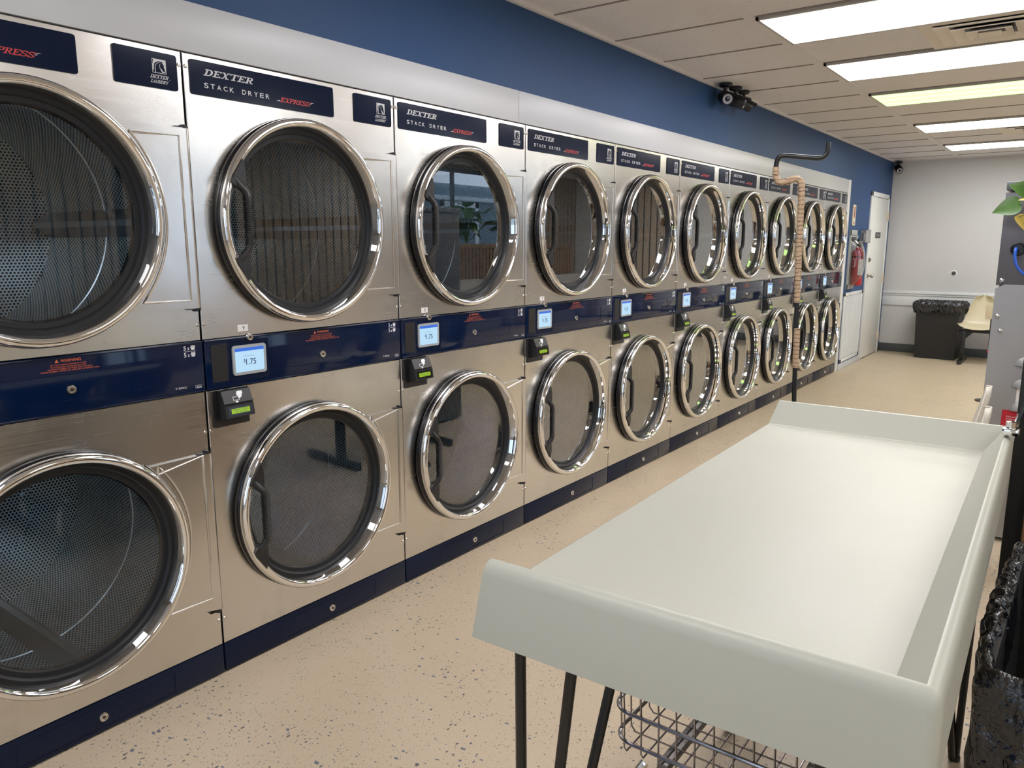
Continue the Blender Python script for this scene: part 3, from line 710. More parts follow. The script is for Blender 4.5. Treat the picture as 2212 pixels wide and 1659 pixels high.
# ------------------------------------------------------------------ far end of the left wall
d = thing('door_1', 'cream painted door with knob and dark plaque', 'door', (0, 9.04, 0)); d['kind'] = 'structure'
DW, DH = 1.055, 2.10
b = B(); b.box(.0, .02, 0, .055, 0, DH, .003); b.box(0, .02, DW-.05, DW, 0, DH, .003); b.box(0, .02, .0, DW, DH-.055, DH, .003); b.build('door_frame', 'trim', d)
b = B(); b.box(.001, .012, .06, DW-.055, .012, DH-.06, .002); b.build('door_leaf', 'doorpaint', d)
b = B(); b.lathe([(.030, .012), (.030, .018), (.012, .022), (.011, .045), (.024, .052), (.028, .066), (.020, .078), (.0001, .080)], .115, 1.065, 24); b.build('door_knob', 'brass', d)
b = B(); b.lathe([(.030, .012), (.028, .024), (.018, .030), (.018, .036), (.0001, .036)], .125, 1.265, 24); b.build('deadbolt', 'brass', d)
for z in (1.825, 1.015, .23):
    b = B(); b.box(.012, .021, DW-.085, DW-.02, z-.055, z+.055, .001); b.tube([(.026, DW-.052, z-.06), (.026, DW-.052, z+.06)], .007, 8)
    for q in (-.03, .03): b.cur = 1; b.lathe([(.004, .0212), (.0001, .0216)], DW-.035, z+q, 8)
    b.build('hinge', ['cream', 'black'], d)
b = B(); b.prism(rrect(.375, .665, 1.535, 1.610, .006), .012, .0145); pq = b.build('door_plaque', 'plaque', d)
b = B(); txt(b, 'Office', .435, .60, 1.560, 1.588, .0151); b.build('plaque_text', 'silver_print', pq, smooth=0)
b = B(); b.lathe([(.003, .012), (.0001, .0125)], 0, 0, 3); 
# return-air grille
t_ = thing('return_air_grille', 'tall white louvred return-air grille beside the door', 'air vent', (0, 8.08, 0))
b = B(); gy1, gz0, gz1 = .885, .085, .90
b.box(0, .016, 0, .045, gz0, gz1, .002); b.box(0, .016, gy1-.045, gy1, gz0, gz1, .002); b.box(0, .016, 0, gy1, gz0, gz0+.04, .002); b.box(0, .016, 0, gy1, gz1-.04, gz1, .002)
for q in (1, 2, 3, 4): y = .045+(gy1-.09)*q/5; b.box(.002, .013, y-.007, y+.007, gz0, gz1)
b.build('grille_frame', 'trim', t_)
b = B()
for q in range(44):
    z = gz0+.048+q*(gz1-gz0-.09)/44; b.add([(.011, .045, z), (.011, gy1-.045, z), (.001, gy1-.045, z+.013), (.001, .045, z+.013), (.0118, .045, z+.0012), (.0118, gy1-.045, z+.0012), (.0018, gy1-.045, z+.0142), (.0018, .045, z+.0142)], [[0,1,2,3],[7,6,5,4],[0,4,5,1],[3,2,6,7]])
b.build('louvre_blades', 'trim', t_, smooth=0)
b = B(); b.box(0, .022, YE, 9.03, 0, .072, .003); struct(b.build('baseboard_left', 'white'))
b = B(); b.box(0, .012, 10.10, YB-.002, 0, .118, .003); struct(b.build('baseboard_corner', 'basecove'))
# extinguisher cabinet
t_ = thing('extinguisher_cabinet', 'pale grey wall cabinet with clear domed cover holding the fire extinguisher', 'cabinet', (0, 8.13, .94))
b = B(); H = .68; Wd = .34
b.box(0, .012, 0, Wd, 0, H, .003); b.box(.012, .020, 0, .03, 0, H, .002); b.box(.012, .020, Wd-.03, Wd, 0, H, .002); b.box(.012, .020, 0, Wd, 0, .06, .002); b.box(.012, .020, 0, Wd, H-.06, H, .002)
cb = b.build('cabinet_frame', 'cabgrey', t_)
b = B(); b.box(.0125, .0135, .05, .29, H-.14, H-.08); b.build('break_glass_slot', 'black', t_, smooth=0)
b = B(); pr = []
n1, n2 = 14, 20; vs = []
for i in range(n1+1):
    u = i/n1
    for j in range(n2+1):
        w_ = j/n2; hy = math.sin(PI*u)**.45; hz = math.sin(PI*w_)**.35; vs.append((.02+.135*hy*hz, .035+u*(Wd-.07), .03+w_*(H-.13)))
b.add(vs, [[i*(n2+1)+j, i*(n2+1)+j+1, (i+1)*(n2+1)+j+1, (i+1)*(n2+1)+j] for i in range(n1) for j in range(n2)])
b.build('domed_cover', 'clear', t_, smooth=60)
b = B(); b.tube([(.05, .045, .26), (.075, .045, .26), (.075, .045, .35), (.05, .045, .35)], .004, 8); b.build('cover_handle', 'cabgrey', t_)
t_ = thing('fire_extinguisher', 'red fire extinguisher with white label inside the clear cover', 'fire extinguisher', (.075, 8.30, .985))
b = B(); b.lathe([(.0001, 0), (.055, 0), (.060, .008), (.060, .36), (.052, .40), (.028, .43), (.022, .44)], 0, 0, 32, 'z'); b.build('cylinder', 'extred', t_)
b = B(); b.lathe([(.0612, .12), (.0612, .30)], 0, 0, 20, 'z', 0, -1.2, 1.2); l_ = b.build('label_sheet', 'sticker', t_)
b = B(); b.lathe([(.022, .44), (.024, .47), (.016, .50), (.0001, .50)], 0, 0, 16, 'z'); b.box(-.01, .01, -.05, .03, .50, .515, .002); b.box(-.01, .01, -.055, .02, .525, .535, .002); b.tube([(0, .02, .48), (.0, .06, .46), (.03, .075, .38), (.045, .072, .25)], .008, 8)
b.build('valve', 'black', t_)
b = B(); b.lathe([(.0612, .325), (.0616, .335)], 0, 0, 24, 'z'); b.build('strap', 'black', t_)
b = B(); b.box(0, .006, 8.475, 8.545, 1.45, 1.565, .002); b.box(.006, .012, 8.503, 8.517, 1.495, 1.52); tag(b.build('light_switch', 'cream'), 'cream light switch plate right of the extinguisher cabinet', 'light switch')
# thermometer
t_ = thing('wall_thermometer', 'long cream wall thermometer with red column', 'thermometer', (0, 8.20, 1.67))
b = B(); b.prism(rrect(0, .13, 0, .235, .018), 0, .008); b.build('thermometer_body', 'cream', t_)
b = B(); b.box(.008, .011, .052, .078, .085, .21, .001); b.lathe([(.014, .008), (.012, .012), (.0001, .012)], .065, .028, 12); b.build('red_column', 'thermored', t_)
# clear thermostat guard
t_ = thing('thermostat', 'white thermostat under a clear plastic guard box beside the door', 'thermostat', (0, 8.68, 1.475))
b = B(); b.box(.0, .02, .09, .19, .03, .12, .004); b.build('thermostat_body', 'trim', t_)
b = B(); b.box(0, .003, .0, .27, 0, .155); b.box(.055, .058, .0, .27, 0, .155); b.box(0, .058, .0, .003, 0, .155); b.box(0, .058, .267, .27, 0, .155); b.box(0, .058, 0, .27, .152, .155); b.box(0, .058, 0, .27, 0, .003)
b.build('guard_box', 'clear', t_, smooth=0)

# ------------------------------------------------------------------ back wall details
b = B(); b.box(0, XR, YB-.014, YB, 0, .112, .002); struct(b.build('baseboard_back', 'basecove'))
b = B(); b.box(0.001, XR, YB-.018, YB, .640, .775, .002); b.box(0.001, XR, YB-.030, YB, .775, .800, .004); b.box(0.001, XR, YB-.040, YB, .800, .822, .004); b.box(0.001, XR, YB-.026, YB, .822, .838, .003)
struct(b.build('trim_4', 'trim'))
t_ = thing('wall_socket_ring', 'small round dark socket with white ring on back wall', 'wall socket', (.83, YB, 1.083))
b = B(); b.lathe([(.040, 0), (.038, -.006), (.030, -.009), (.026, -.007)], 0, 0, 28, 'y'); b.build('ring', 'trim', t_)
b = B(); b.lathe([(.028, -.006), (.024, -.010), (.012, -.012), (.0001, -.012)], 0, 0, 24, 'y'); b.build('socket_core', 'plaque', t_)
# cameras
def seccam(label, loc, aim, scale=1.0, grp='security cameras', wall=False):
    t_ = thing('security_camera', label, 'camera', loc, 0, grp)
    s = scale; dv = Vector(aim).normalized()
    b = B(); b.lathe([(.0001, 0), (.034*s, 0), (.034*s, -.008*s), (.028*s, -.014*s), (.010*s, -.016*s), (.009*s, -.045*s)], 0, 0, 24, 'z'); b.build('mount', 'black', t_)
    c = Vector((0, 0, -.068*s))
    q = dv.to_track_quat('X', 'Z').to_matrix().to_4x4(); q.translation = c
    b = B(); b.lathe([(.0001, -.055*s), (.024*s, -.055*s), (.030*s, -.04*s), (.031*s, .05*s), (.028*s, .056*s), (.0245*s, .050*s)], 0, 0, 28)
    b.lathe([(.033*s, -.03*s), (.034*s, .075*s), (.0355*s, .075*s), (.0355*s, -.03*s)], 0, 0, 16, 'x', 0, .5, PI-.5)
    b.v = [tuple(q @ Vector(p)) for p in b.v]; b.build('housing', 'black', t_)
    b = B(); b.lathe([(.0245*s, .051*s), (.013*s, .050*s)], 0, 0, 24); b.v = [tuple(q @ Vector(p)) for p in b.v]; b.build('infrared_ring', 'ir', t_)
    b = B(); b.lathe([(.013*s, .051*s), (.009*s, .056*s), (.0001, .058*s)], 0, 0, 20); b.v = [tuple(q @ Vector(p)) for p in b.v]; b.build('lens', 'lens', t_)
seccam('black bullet camera on the ceiling with its ring of lights facing us', (.085, 4.02, ZC), (.75, -1, -.35), 1.35)
seccam('black bullet camera in the middle of the ceiling cluster, aimed right', (.095, 4.18, ZC), (1, .15, -.35), 1.35)
seccam('rearmost black camera of the ceiling cluster, partly hidden', (.09, 4.36, ZC), (.8, .45, -.5), 1.2)
seccam('small dark camera in the corner where blue wall meets back wall', (.07, YB-.07, ZC-.01), (.5, -1, -.5), 1.35, 'security cameras')

# ------------------------------------------------------------------ folding table
def table():
    t_ = thing('folding_table', 'long cream fibreglass folding table with raised lips on three sides', 'table', (1.835, .295, 0), math.radians(1.35))
    hw, hl = .318, .775; zt, zs, zb = .971, .903, .838
    # surface and skirt, swept profile around three sides
    b = B()
    # outer rounded loop on left-open tray: profile rows along path near-left -> near-right -> far-right -> far-left
    prof = [(0, zb), (0, zt-.022), (.002, zt-.012), (.006, zt-.005), (.012, zt-.001), (.018, zt), (.0215, zt-.0015), (.0245, zt-.006), (.070, zs+.003), (.0715, zs+.001), (.074, zs)]
    rc = .016
    def loop(off):
        # corner points with small outer fillet
        o = off; pts = []
        xl = -hw; xr = hw-.011-o*.9; yn = -hl+o; yf = hl-o
        pts.append((xl, yn, 0)); r = max(.0, rc-o)
        for cx, cy, a0 in ((xr-r, yn+r, -PI/2), (xr-r, yf-r, 0)):
            for i in range(6): a = a0+PI/2*i/5; pts.append((cx+r*math.cos(a), cy+r*math.sin(a), 0))
        pts.append((xl, yf, 0)); return pts
    rows = []
    for off, z in prof:
        L = loop(off); n = len(L)
        # ends splay outwards towards the bottom
        sp = .026*(zt-z)/(zt-zb)
        rows.append([(p[0]-(sp if i in (0, n-1) else 0)+(.001 if i in (0, n-1) else 0), p[1], z) for i, p in enumerate(L)])
    n = len(rows[0]); vs = [p for r in rows for p in r]
    fs = [[j*n+i, j*n+i+1, (j+1)*n+i+1, (j+1)*n+i] for j in range(len(rows)-1) for i in range(n-1)]
    b.add(vs, fs)
    inner = rows[-1]; b.add(inner, [list(range(n))])
    # end caps of the two lips on the open side
    for i in (0, n-1):
        b.add([r[i] for r in rows]+[(rows[-1][i][0]+.0, rows[-1][i][1], zb)], [list(range(len(rows)+1))])
    # open edge rolled down
    a, c = inner[0], inner[-1]
    b.add([a, c, (c[0]-.006, c[1], zs-.004), (a[0]-.006, a[1], zs-.004), (c[0]-.008, c[1], zb), (a[0]-.008, a[1], zb)], [[0,1,2,3],[3,2,4,5]])
    # underside
    u = rows[0]; b.add([(p[0], p[1], zb+.02) for p in u], [list(range(n))[::-1]])
    b.build('tray_top', 'frp', t_, smooth=32)
    # hairpin legs
    for cx, cy in ((-hw+.010, -hl+.09), (hw-.05, -hl+.09), (-hw+.010, hl-.09), (hw-.05, hl-.09)):
        sx, sy = (1 if cx < 0 else -1), (1 if cy < 0 else -1)
        b = B()
        for dx, dy in ((-.004, 0), (.105*sx, 0), (.105*sx, .20*sy)):
            top = Vector((cx+dx, cy+dy, zb+.02)); bot = Vector((cx+.006*sx+dx*.08, cy+dy*.08, .008))
            b.tube([top, bot], (.0095), 10)
        b.lathe([(.0001, 0), (.014, 0), (.014, .012), (.0001, .014)], cy+.004*sy, 0, 12, 'z', cx+.008*sx)
        b.box(min(cx-.02*sx, cx+.12*sx), max(cx-.02*sx, cx+.12*sx), min(cy-.02*sy, cy+.22*sy), max(cy-.02*sy, cy+.22*sy), zb+.012, zb+.019)
        b.build('leg', 'iron', t_)
table()

# ------------------------------------------------------------------ wire basket cart under the table
t_ = thing('laundry_cart', 'chrome wire basket laundry cart parked under the folding table', 'cart', (1.682, .42, 0))
x0, x1, y0, y1 = -.255, .30, -.29, .30
def rloop(x0, x1, y0, y1, z, r, n=6): return [(x, y, z) for x, y in rrect(x0, x1, y0, y1, r, n)]
b = B()
for z, e, rr in ((.36, 0, .0048), (.28, .004, .0048), (.56, -.02, .006)):
    L = rloop(x0+e, x1-e, y0+e, y1-e, z, .05); b.tube(L+[L[0]], rr, 8, False)
k = 0
ws = [x0+.035+.0445*i for i in range(12)]
for x in ws:
    b.tube([(x, y0-.02, .56), (x, y0+.004, .36), (x, y0+.008, .262), (x, y0+.02, .245), (x, y1-.02, .245), (x, y1-.008, .262), (x, y1, .36), (x, y1+.02, .56)], .0024, 6)
for i in range(11):
    y = y0+.045+.05*i; b.tube([(x0-.02, y, .56), (x0+.004, y, .36), (x0+.008, y, .262), (x0+.02, y, .248), (x1-.02, y, .248), (x1-.008, y, .262), (x1, y, .36), (x1+.02, y, .56)], .0024, 6)
b.build('wire_basket', 'chromewire', t_)
b = B()
for x in (-.13, .16): b.box(x-.014, x+.014, y0+.03, y1-.03, .222, .2425, .002); b.box(x-.014, x-.011, y0+.03, y1-.03, .20, .23)
b.build('support_rail', 'bumper', t_)
b = B()
for x in (-.17, .22):
    b.tube([(x, y0+.02, .236), (x-.012*(1 if x < 0 else -1), y0-.0, .215), (x, y0-.005, .17), (x, y0, .10)], .0115, 12)
    b.tube([(x, y1-.02, .236), (x, y1, .215), (x, y1+.005, .17), (x, y1, .10)], .0115, 12)
b.build('cart_frame', 'chrome', t_)
for x in (-.17, .22):
    for y in (y0, y1):
        b = B(); b.lathe([(.0001, -.012), (.036, -.012), (.038, -.006), (.038, .006), (.036, .012), (.0001, .012)], 0, .040, 24, 'x', x)
        b.v = [(p[0], p[1]+y+.01, p[2]) for p in b.v]
        b.box(x-.018, x-.014, y-.01, y+.03, .04, .105); b.box(x+.014, x+.018, y-.01, y+.03, .04, .105); b.box(x-.018, x+.018, y-.01, y+.03, .10, .106)
        b.build('caster', 'bumper', t_)

# ------------------------------------------------------------------ bent pole wrapped in tape
px, py = 1.19, 2.2
t_ = thing('bent_pole', 'black bent metal pole with tape-wrapped upper half and hooked top', 'pole', (px, py, 0))
R_ = Vector((math.cos(.25), math.sin(.25), 0))
def PP(s, z): return (R_.x*s, R_.y*s, z)
# lateral offset s measured to the picture's right, heights read at this distance
b = B(); lowp = [PP(.045, .012), PP(.035, .40), PP(.022, .746), PP(.012, 1.05), PP(.006, 1.20)]
b.tube(lowp, .0105, 14)
b.lathe([(.0001, 0), (.12, 0), (.12, .008), (.02, .014), (.0001, .014)], R_.y*.045, 0, 32, 'z', R_.x*.045)
b.build('pole_shaft', 'pole', t_)
def smoothpath(pts, n=6):
    P_ = [Vector(p) for p in pts]; out = []
    for i in range(len(P_)-1):
        p0, p1, p2, p3 = P_[max(i-1, 0)], P_[i], P_[i+1], P_[min(i+2, len(P_)-1)]
        for k in range(n):
            t = k/n; out.append(.5*((2*p1)+(-p0+p2)*t+(2*p0-5*p1+4*p2-p3)*t*t+(-p0+3*p1-3*p2+p3)*t**3))
    return out+[P_[-1]]
up = smoothpath([PP(.006, 1.20), PP(.002, 1.35), PP(-.002, 1.50), PP(-.004, 1.64), PP(-.008, 1.715), PP(-.028, 1.738), PP(-.065, 1.730), PP(-.098, 1.725), PP(-.116, 1.750), PP(-.118, 1.790)], 5)
b = B(); b.tube(up, .0135, 14)
# turns of tape standing proud
L = 0
for i in range(len(up)-1):
    a, c = up[i], up[i+1]; dd = (c-a); ln = dd.length; q = 0
    while L < ln:
        p = a+dd*(L/ln); e = dd.normalized()*.005; tilt = Vector((0, 0, .004))
        b.tube([p-e, p+e], .0146+random.uniform(-.0004, .0008), 12); L += .017+random.uniform(-.003, .004)
    L -= ln
b.tube([up[-14], up[-14]+Vector((.012, .002, -.014)), up[-14]+Vector((.022, .004, -.012))], .002, 5)
b.build('wrapped_tape', 'tape', t_)
b = B(); b.tube([PP(.018, .90), PP(.014, 1.08)], .0135, 14)
for q in range(11): z = .905+q*.0165; s_ = .018-.004*(z-.9)/.18; b.tube([PP(s_, z-.006), PP(s_, z+.006)], .0146, 12)
b.build('lower_tape', 'tape', t_)
b = B(); hk = smoothpath([PP(-.118, 1.775), PP(-.117, 1.812), PP(-.104, 1.836), PP(-.075, 1.838), PP(0, 1.829), PP(.055, 1.823), PP(.080, 1.832), PP(.090, 1.852), PP(.090, 1.888)], 6)
b.tube(hk, .0108, 14); b.build('hooked_top', 'pole', t_)

# ------------------------------------------------------------------ grey machine, plant, label
MX, MY, MZ = 1.889, 3.0, 1.742
t_ = thing('washer_extractor', 'tall grey washing machine seen from behind with blue cable', 'washer', (MX, MY, 0))
b = B(); b.box(0.012, .62, .03, .5, .02, MZ-.045, .003); b.build('machine_body', 'mach', t_)
b = B(); b.box(0.0, .63, -.005, .51, MZ-.045+.006, MZ, .004); b.build('top_cap', 'cap', t_)
b = B(); b.box(0.0, .62, 0, .03, 1.262, MZ-.048, .002); b.build('upper_panel', 'mach', t_)
b = B(); b.prism([(.0, .02), (.62, .02), (.62, 1.266), (.035, 1.266), (.0, 1.245)], -.008, .004, 'xz'); b.cur = 0
lw = b.build('lower_panel', 'mach2', t_)
for z in (.885, .780, .665):
    b = B(); n = 12; vs = []
    for i in range(n+1):
        for j in range(7):
            a = PI*i/n; q = PI/2*j/6; vs.append((.165+.052*math.cos(a)*1.0, -.008-.022*math.sin(q)*math.sin(a), z+.045*math.sin(a)*math.cos(q)))
    b.add(vs, [[i*7+j, i*7+j+1, (i+1)*7+j+1, (i+1)*7+j] for i in range(n) for j in range(6)])
    b.build('louvre', 'mach2', lw, smooth=60)
for x, z in ((.022, 1.285), (.022, 1.115), (.022, .735), (.022, .52), (.04, 1.045)):
    b = B(); b.lathe([(.011, 0), (.011, -.004), (.007, -.009), (.0001, -.010)], -.008 if z < 1.26 else 0, z, 14, 'y', x); b.build('bolt', 'screwmetal', t_)
b = B(); b.box(.085, .24, -.0092, -.0082, .55, .665); rl = b.build('red_label', 'redlabel', t_, smooth=0)
b = B()
def fy(y, z): return (y, -.0098, z)
txt(b, 'ATTENTION', .145, .20, .645, .655, 0, fx=fy)
for q, s in enumerate(('Débrancher cette machine', 'avant tout entretien ou', 'dépannage de l appareil', 'Protéger les conducteurs', 'No 22 et les fusibles', 'de 15 A. Lire le guide', 'avant mise en service')): txt(b, s, .105, .225, .630-q*.0115, .6365-q*.0115, 0, fx=fy)
b.build('label_text', 'white_print', rl, smooth=0)
b = B(); b.box(.135, .20, -.0092, -.0082, .70, .79); b.build('white_label', 'sticker', t_, smooth=0)
b = B(); b.lathe([(.030, .002), (.032, -.004), (.026, -.006), (.022, .0)], 0, 1.432, 24, 'y', .073); b.lathe([(.026, -.0005), (.0001, -.0008)], 0, 1.432, 20, 'y', .073); b.build('grommet', 'black', t_)
b = B(); b.tube(smoothpath([(.066, .01, 1.436), (.066, -.03, 1.43), (.068, -.045, 1.39), (.085, -.05, 1.345), (.125, -.05, 1.31), (.19, -.045, 1.30), (.26, -.02, 1.31), (.30, .005, 1.33)], 6), .0068, 10); b.build('network_cable', 'cable', t_)

# potted plant on top of the machine
t_ = thing('potted_plant', 'trailing heart-leaved pothos hanging over the grey machine, one leaf yellowed', 'plant', (MX+.24, MY+.12, MZ+.001))
b = B(); b.lathe([(.0001, 0), (.055, 0), (.075, .11), (.08, .11), (.08, .13), (.068, .13), (.066, .10), (.0001, .10)], 0, 0, 28, 'z'); b.build('pot', 'terracotta', t_)
def leaf(b, base, d, nrm, L, wd):
    d = Vector(d).normalized(); nrm = Vector(nrm); nrm = (nrm-d*nrm.dot(d)).normalized(); s = d.cross(nrm)
    prof = [(-.08, .0, .20), (-.09, .20, .0), (-.05, .36, 0), (.05, .46, 0), (.18, .50, 0), (.32, .48, 0), (.46, .42, 0), (.6, .33, 0), (.72, .24, 0), (.83, .15, 0), (.92, .07, 0), (1.0, 0, 0)]
    vs = []; fs = []
    for k, (u, w, _) in enumerate(prof):
        if k == 0: u = .02
        cc = Vector(base)+d*L*u-nrm*(L*.18*u*u)
        vs += [cc-s*w*wd+nrm*w*L*.22, cc, cc+s*w*wd+nrm*w*L*.22]
    for k in range(len(prof)-1):
        o = 3*k; fs += [[o, o+1, o+4, o+3], [o+1, o+2, o+5, o+4]]
    b.add(vs, fs); o = len(b.v)-len(vs); 
st = B(); lf = B(); ly = B()
vx = MX+.24; vy = MY+.12
def loc(x, y, z): return (x-vx, y-vy, z-MZ-.001)
vine = smoothpath([loc(vx, vy, MZ+.12), loc(vx-.05, vy-.10, MZ+.12), loc(2.05, MY-.06, 1.70), loc(2.015, MY-.09, 1.62), loc(2.01, MY-.10, 1.54), loc(2.03, MY-.10, 1.45)], 5)
st.tube(vine, .003, 6)
LV = [((1.950, 2.90, 1.630), (-1, -.1, -.25), (.1, -1, .5), .105, .095, 0), ((2.000, 2.87, 1.685), (-.45, -.1, .2), (.1, -1, .35), .10, .085, 0), ((2.01, 2.88, 1.60), (.6, -.1, -.5), (.1, -1, .3), .10, .09, 0),
      ((1.955, 2.89, 1.575), (.75, -.1, -.9), (.5, -1, .2), .12, .05, 1), ((1.985, 2.89, 1.655), (-.5, 0, .0), (0, -1, .6), .04, .018, 1), ((2.03, 2.88, 1.55), (.2, -.1, -1), (.1, -1, .1), .11, .1, 0), ((2.04, 2.88, 1.72), (.4, -.2, .3), (0, -.8, .6), .11, .1, 0)]
for p, dd, nn, L, wd, yel in LV:
    leaf(ly if yel else lf, loc(*p), dd, nn, L, wd)
    st.tube([loc(*p), loc(p[0]+.02 if p[0] < 2 else p[0]-.01, p[1]-.005, p[2]+.01), loc(2.012, 2.902, p[2]+.0)], .0016, 5)
for k in range(22):
    a = random.uniform(0, 2*PI); r = random.uniform(.03, .10); p = (vx+r*math.cos(a), vy+r*math.sin(a), MZ+.14+random.uniform(0, .16))
    leaf(lf, loc(*p), (math.cos(a), math.sin(a), random.uniform(-.2, .6)), (0, 0, 1), .10, .09); st.tube([loc(vx, vy, MZ+.11), loc(*p)], .002, 5)
st.build('stem', 'leaf', t_); lf.build('leaves', 'leaf', t_, smooth=60); ly.build('yellow_leaves', 'leafy', t_, smooth=60)

# ------------------------------------------------------------------ shell seat benches
def shell(b, thick=.005, cup=.055):
    """one-piece shell seat facing -y; seat front edge at y=-.22, z=0 is the seat height"""
    prof = [(-.235, -.018, .195), (-.215, .0, .215), (-.15, .004, .228), (-.05, -.012, .230), (.05, -.020, .222), (.12, -.006, .205), (.165, .045, .190), (.195, .12, .172), (.22, .21, .150), (.238, .29, .128), (.248, .345, .105), (.250, .372, .075), (.250, .383, .03)]
    n = 12; vs = []
    for y, z, w in prof:
        for i in range(n+1):
            u = -1+2*i/n; lift = abs(u)**2.6
            back = max(0, min(1, (z)/.2))
            vs.append((w*u, y-lift*cup*back, z+lift*.045*(1-back)))
    k = n+1; m_ = len(prof)
    fs = [[j*k+i, j*k+i+1, (j+1)*k+i+1, (j+1)*k+i] for j in range(m_-1) for i in range(n)]
    bm = bmesh.new(); bv = [bm.verts.new(v) for v in vs]
    for f in fs: bm.faces.new([bv[i] for i in f])
    bmesh.ops.recalc_face_normals(bm, faces=bm.faces[:]); bmesh.ops.solidify(bm, geom=bm.faces[:], thickness=thick); bm.verts.index_update()
    b.add([v.co.copy() for v in bm.verts], [[v.index for v in f.verts] for f in bm.faces]); bm.free()
def bench(label, loc, rz, n, sh, grp=None):
    t_ = thing('shell_seat_bench', label, 'bench', loc, rz, grp)
    for i in range(n):
        b = B(); shell(b, cup=.055 if sh == 'shell' else .024); o = b.build('seat_shell', sh, t_, smooth=50, loc=(i*.53, 0, .445))
    b = B(); b.box(-.20, (n-1)*.53+.20, -.16, -.12, .385, .425, .002); b.build('beam', 'iron', t_)
    for x in (-.15, (n-1)*.53+.15):
        b = B(); b.box(x-.025, x+.025, -.165, -.115, .05, .40, .003); b.box(x-.022, x+.022, -.33, .22, 0.0, .05, .004); b.prism([(x+.02, .385), (x+.10, .385), (x+.02, .30)], -.15, -.13, 'xz'); b.build('bench_leg', 'iron', t_)
bench('cream moulded shell seat on black beam against the back wall beside the bin', (1.235, 9.73, 0), 0, 2, 'shell')
bench('two white moulded shell seats seen edge-on beyond the far end of the table', (1.70, 2.62, 0), -PI/2+.085, 2, 'shellw')

# ------------------------------------------------------------------ waste bins
def bag_skirt(b, hx, hy, z_top, drop, flare, seed, n=360):
    rnd = random.Random(seed); rows = []
    ph = [rnd.uniform(0, 6.28) for _ in range(8)]
    spec = ((-.12, -.020, .2), (-.05, -.014, .5), (-.015, -.010, .8), (.003, -.004, 1), (.010, .004, 1), (.008, .013, 1), (-.004, .019, 1), (-.018, flare, 1), (-.035, flare*1.05, 1), (-drop*.40, flare*.95, .9), (-drop*.55, flare*.8, 1), (-drop*.7, flare*.85, 1.1), (-drop*.85, flare*.7, 1.2), (-drop, flare*.45, 1.3))
    for k, (dz, e, am) in enumerate(spec):
        row = []
        for i in range(n):
            a = 2*PI*i/n; c, s_ = math.cos(a), math.sin(a)
            q = 1/((abs(c)/hx)**14+(abs(s_)/hy)**14)**(1/14); x, y = c*q, s_*q
            arcl = q*a
            w = am*(.0045*math.sin(a*23+ph[0]+k*.5)+.0035*math.sin(a*47+ph[1]-k*.9)+.0025*math.sin(a*83+ph[2]+k*1.3)+.002*math.sin(a*131+ph[3]))
            l = math.hypot(x, y); f = (l+e+w)/l
            zz = dz+am*(.002*math.sin(a*61+ph[4])+.002*math.sin(a*29+ph[5]))
            if k >= len(spec)-2: zz += .014*math.sin(a*7+ph[6])+.008*math.sin(a*19+ph[7])
            row.append((x*f, y*f, z_top+zz))
        rows.append(row)
    b.add([p for r in rows for p in r], [[j*n+i, j*n+(i+1) % n, (j+1)*n+(i+1) % n, (j+1)*n+i] for j in range(len(rows)-1) for i in range(n)])
def bin_(label, loc, rz, hx, hy, H, drop, flare, seed):
    t_ = thing('waste_bin', label, 'bin', loc, rz)
    b = B(); tp = .90; vs = [(-hx*tp, -hy*tp, 0), (hx*tp, -hy*tp, 0), (hx*tp, hy*tp, 0), (-hx*tp, hy*tp, 0), (-hx, -hy, H), (hx, -hy, H), (hx, hy, H), (-hx, hy, H)]
    vi = [(x*.95, y*.93, z+.01 if z < .1 else z) for x, y, z in vs]
    b.add(vs+vi, [[3,2,1,0],[0,1,5,4],[1,2,6,5],[2,3,7,6],[3,0,4,7],[8,9,10,11],[8,12,13,9],[9,13,14,10],[10,14,15,11],[11,15,12,8],[4,5,13,12],[5,6,14,13],[6,7,15,14],[7,4,12,15]])
    b.build('bin_body', 'bin', t_, smooth=0)
    b = B(); bag_skirt(b, hx, hy, H+.006, drop, flare, seed); b.build('bin_liner', 'bag', t_, smooth=80)
bin_('black rectangular bin with black liner folded over its rim, against the back wall', (.765, 9.92, 0), math.radians(-3), .255, .17, .725, .14, .045, 3)
bin_('black bin with crumpled liner at the right edge beside the folding table', (2.412, .43, 0), math.radians(-1), .240, .36, .735, .26, .022, 5)

# ------------------------------------------------------------------ card on a rod
t_ = thing('card_on_stick', 'pale yellow card on a thin black rod in front of the shell seat', 'sign', (1.562, 7.0, 0))
b = B(); b.box(-.045, .09, -.004, .004, .772, .915, .003); b.build('card', 'yellowcard', t_)
b = B(); b.tube([(.005, 0, .775), (.016, 0, .34), (.022, 0, .012)], .0065, 8); b.lathe([(.0001, 0), (.08, 0), (.08, .01), (.0001, .014)], 0, 0, 20, 'z', .022); b.build('rod', 'iron', t_)
b = B(); b.box(-.002, .024, -.012, .012, .462, .482, .004); b.build('clip', 'redlabel', t_)

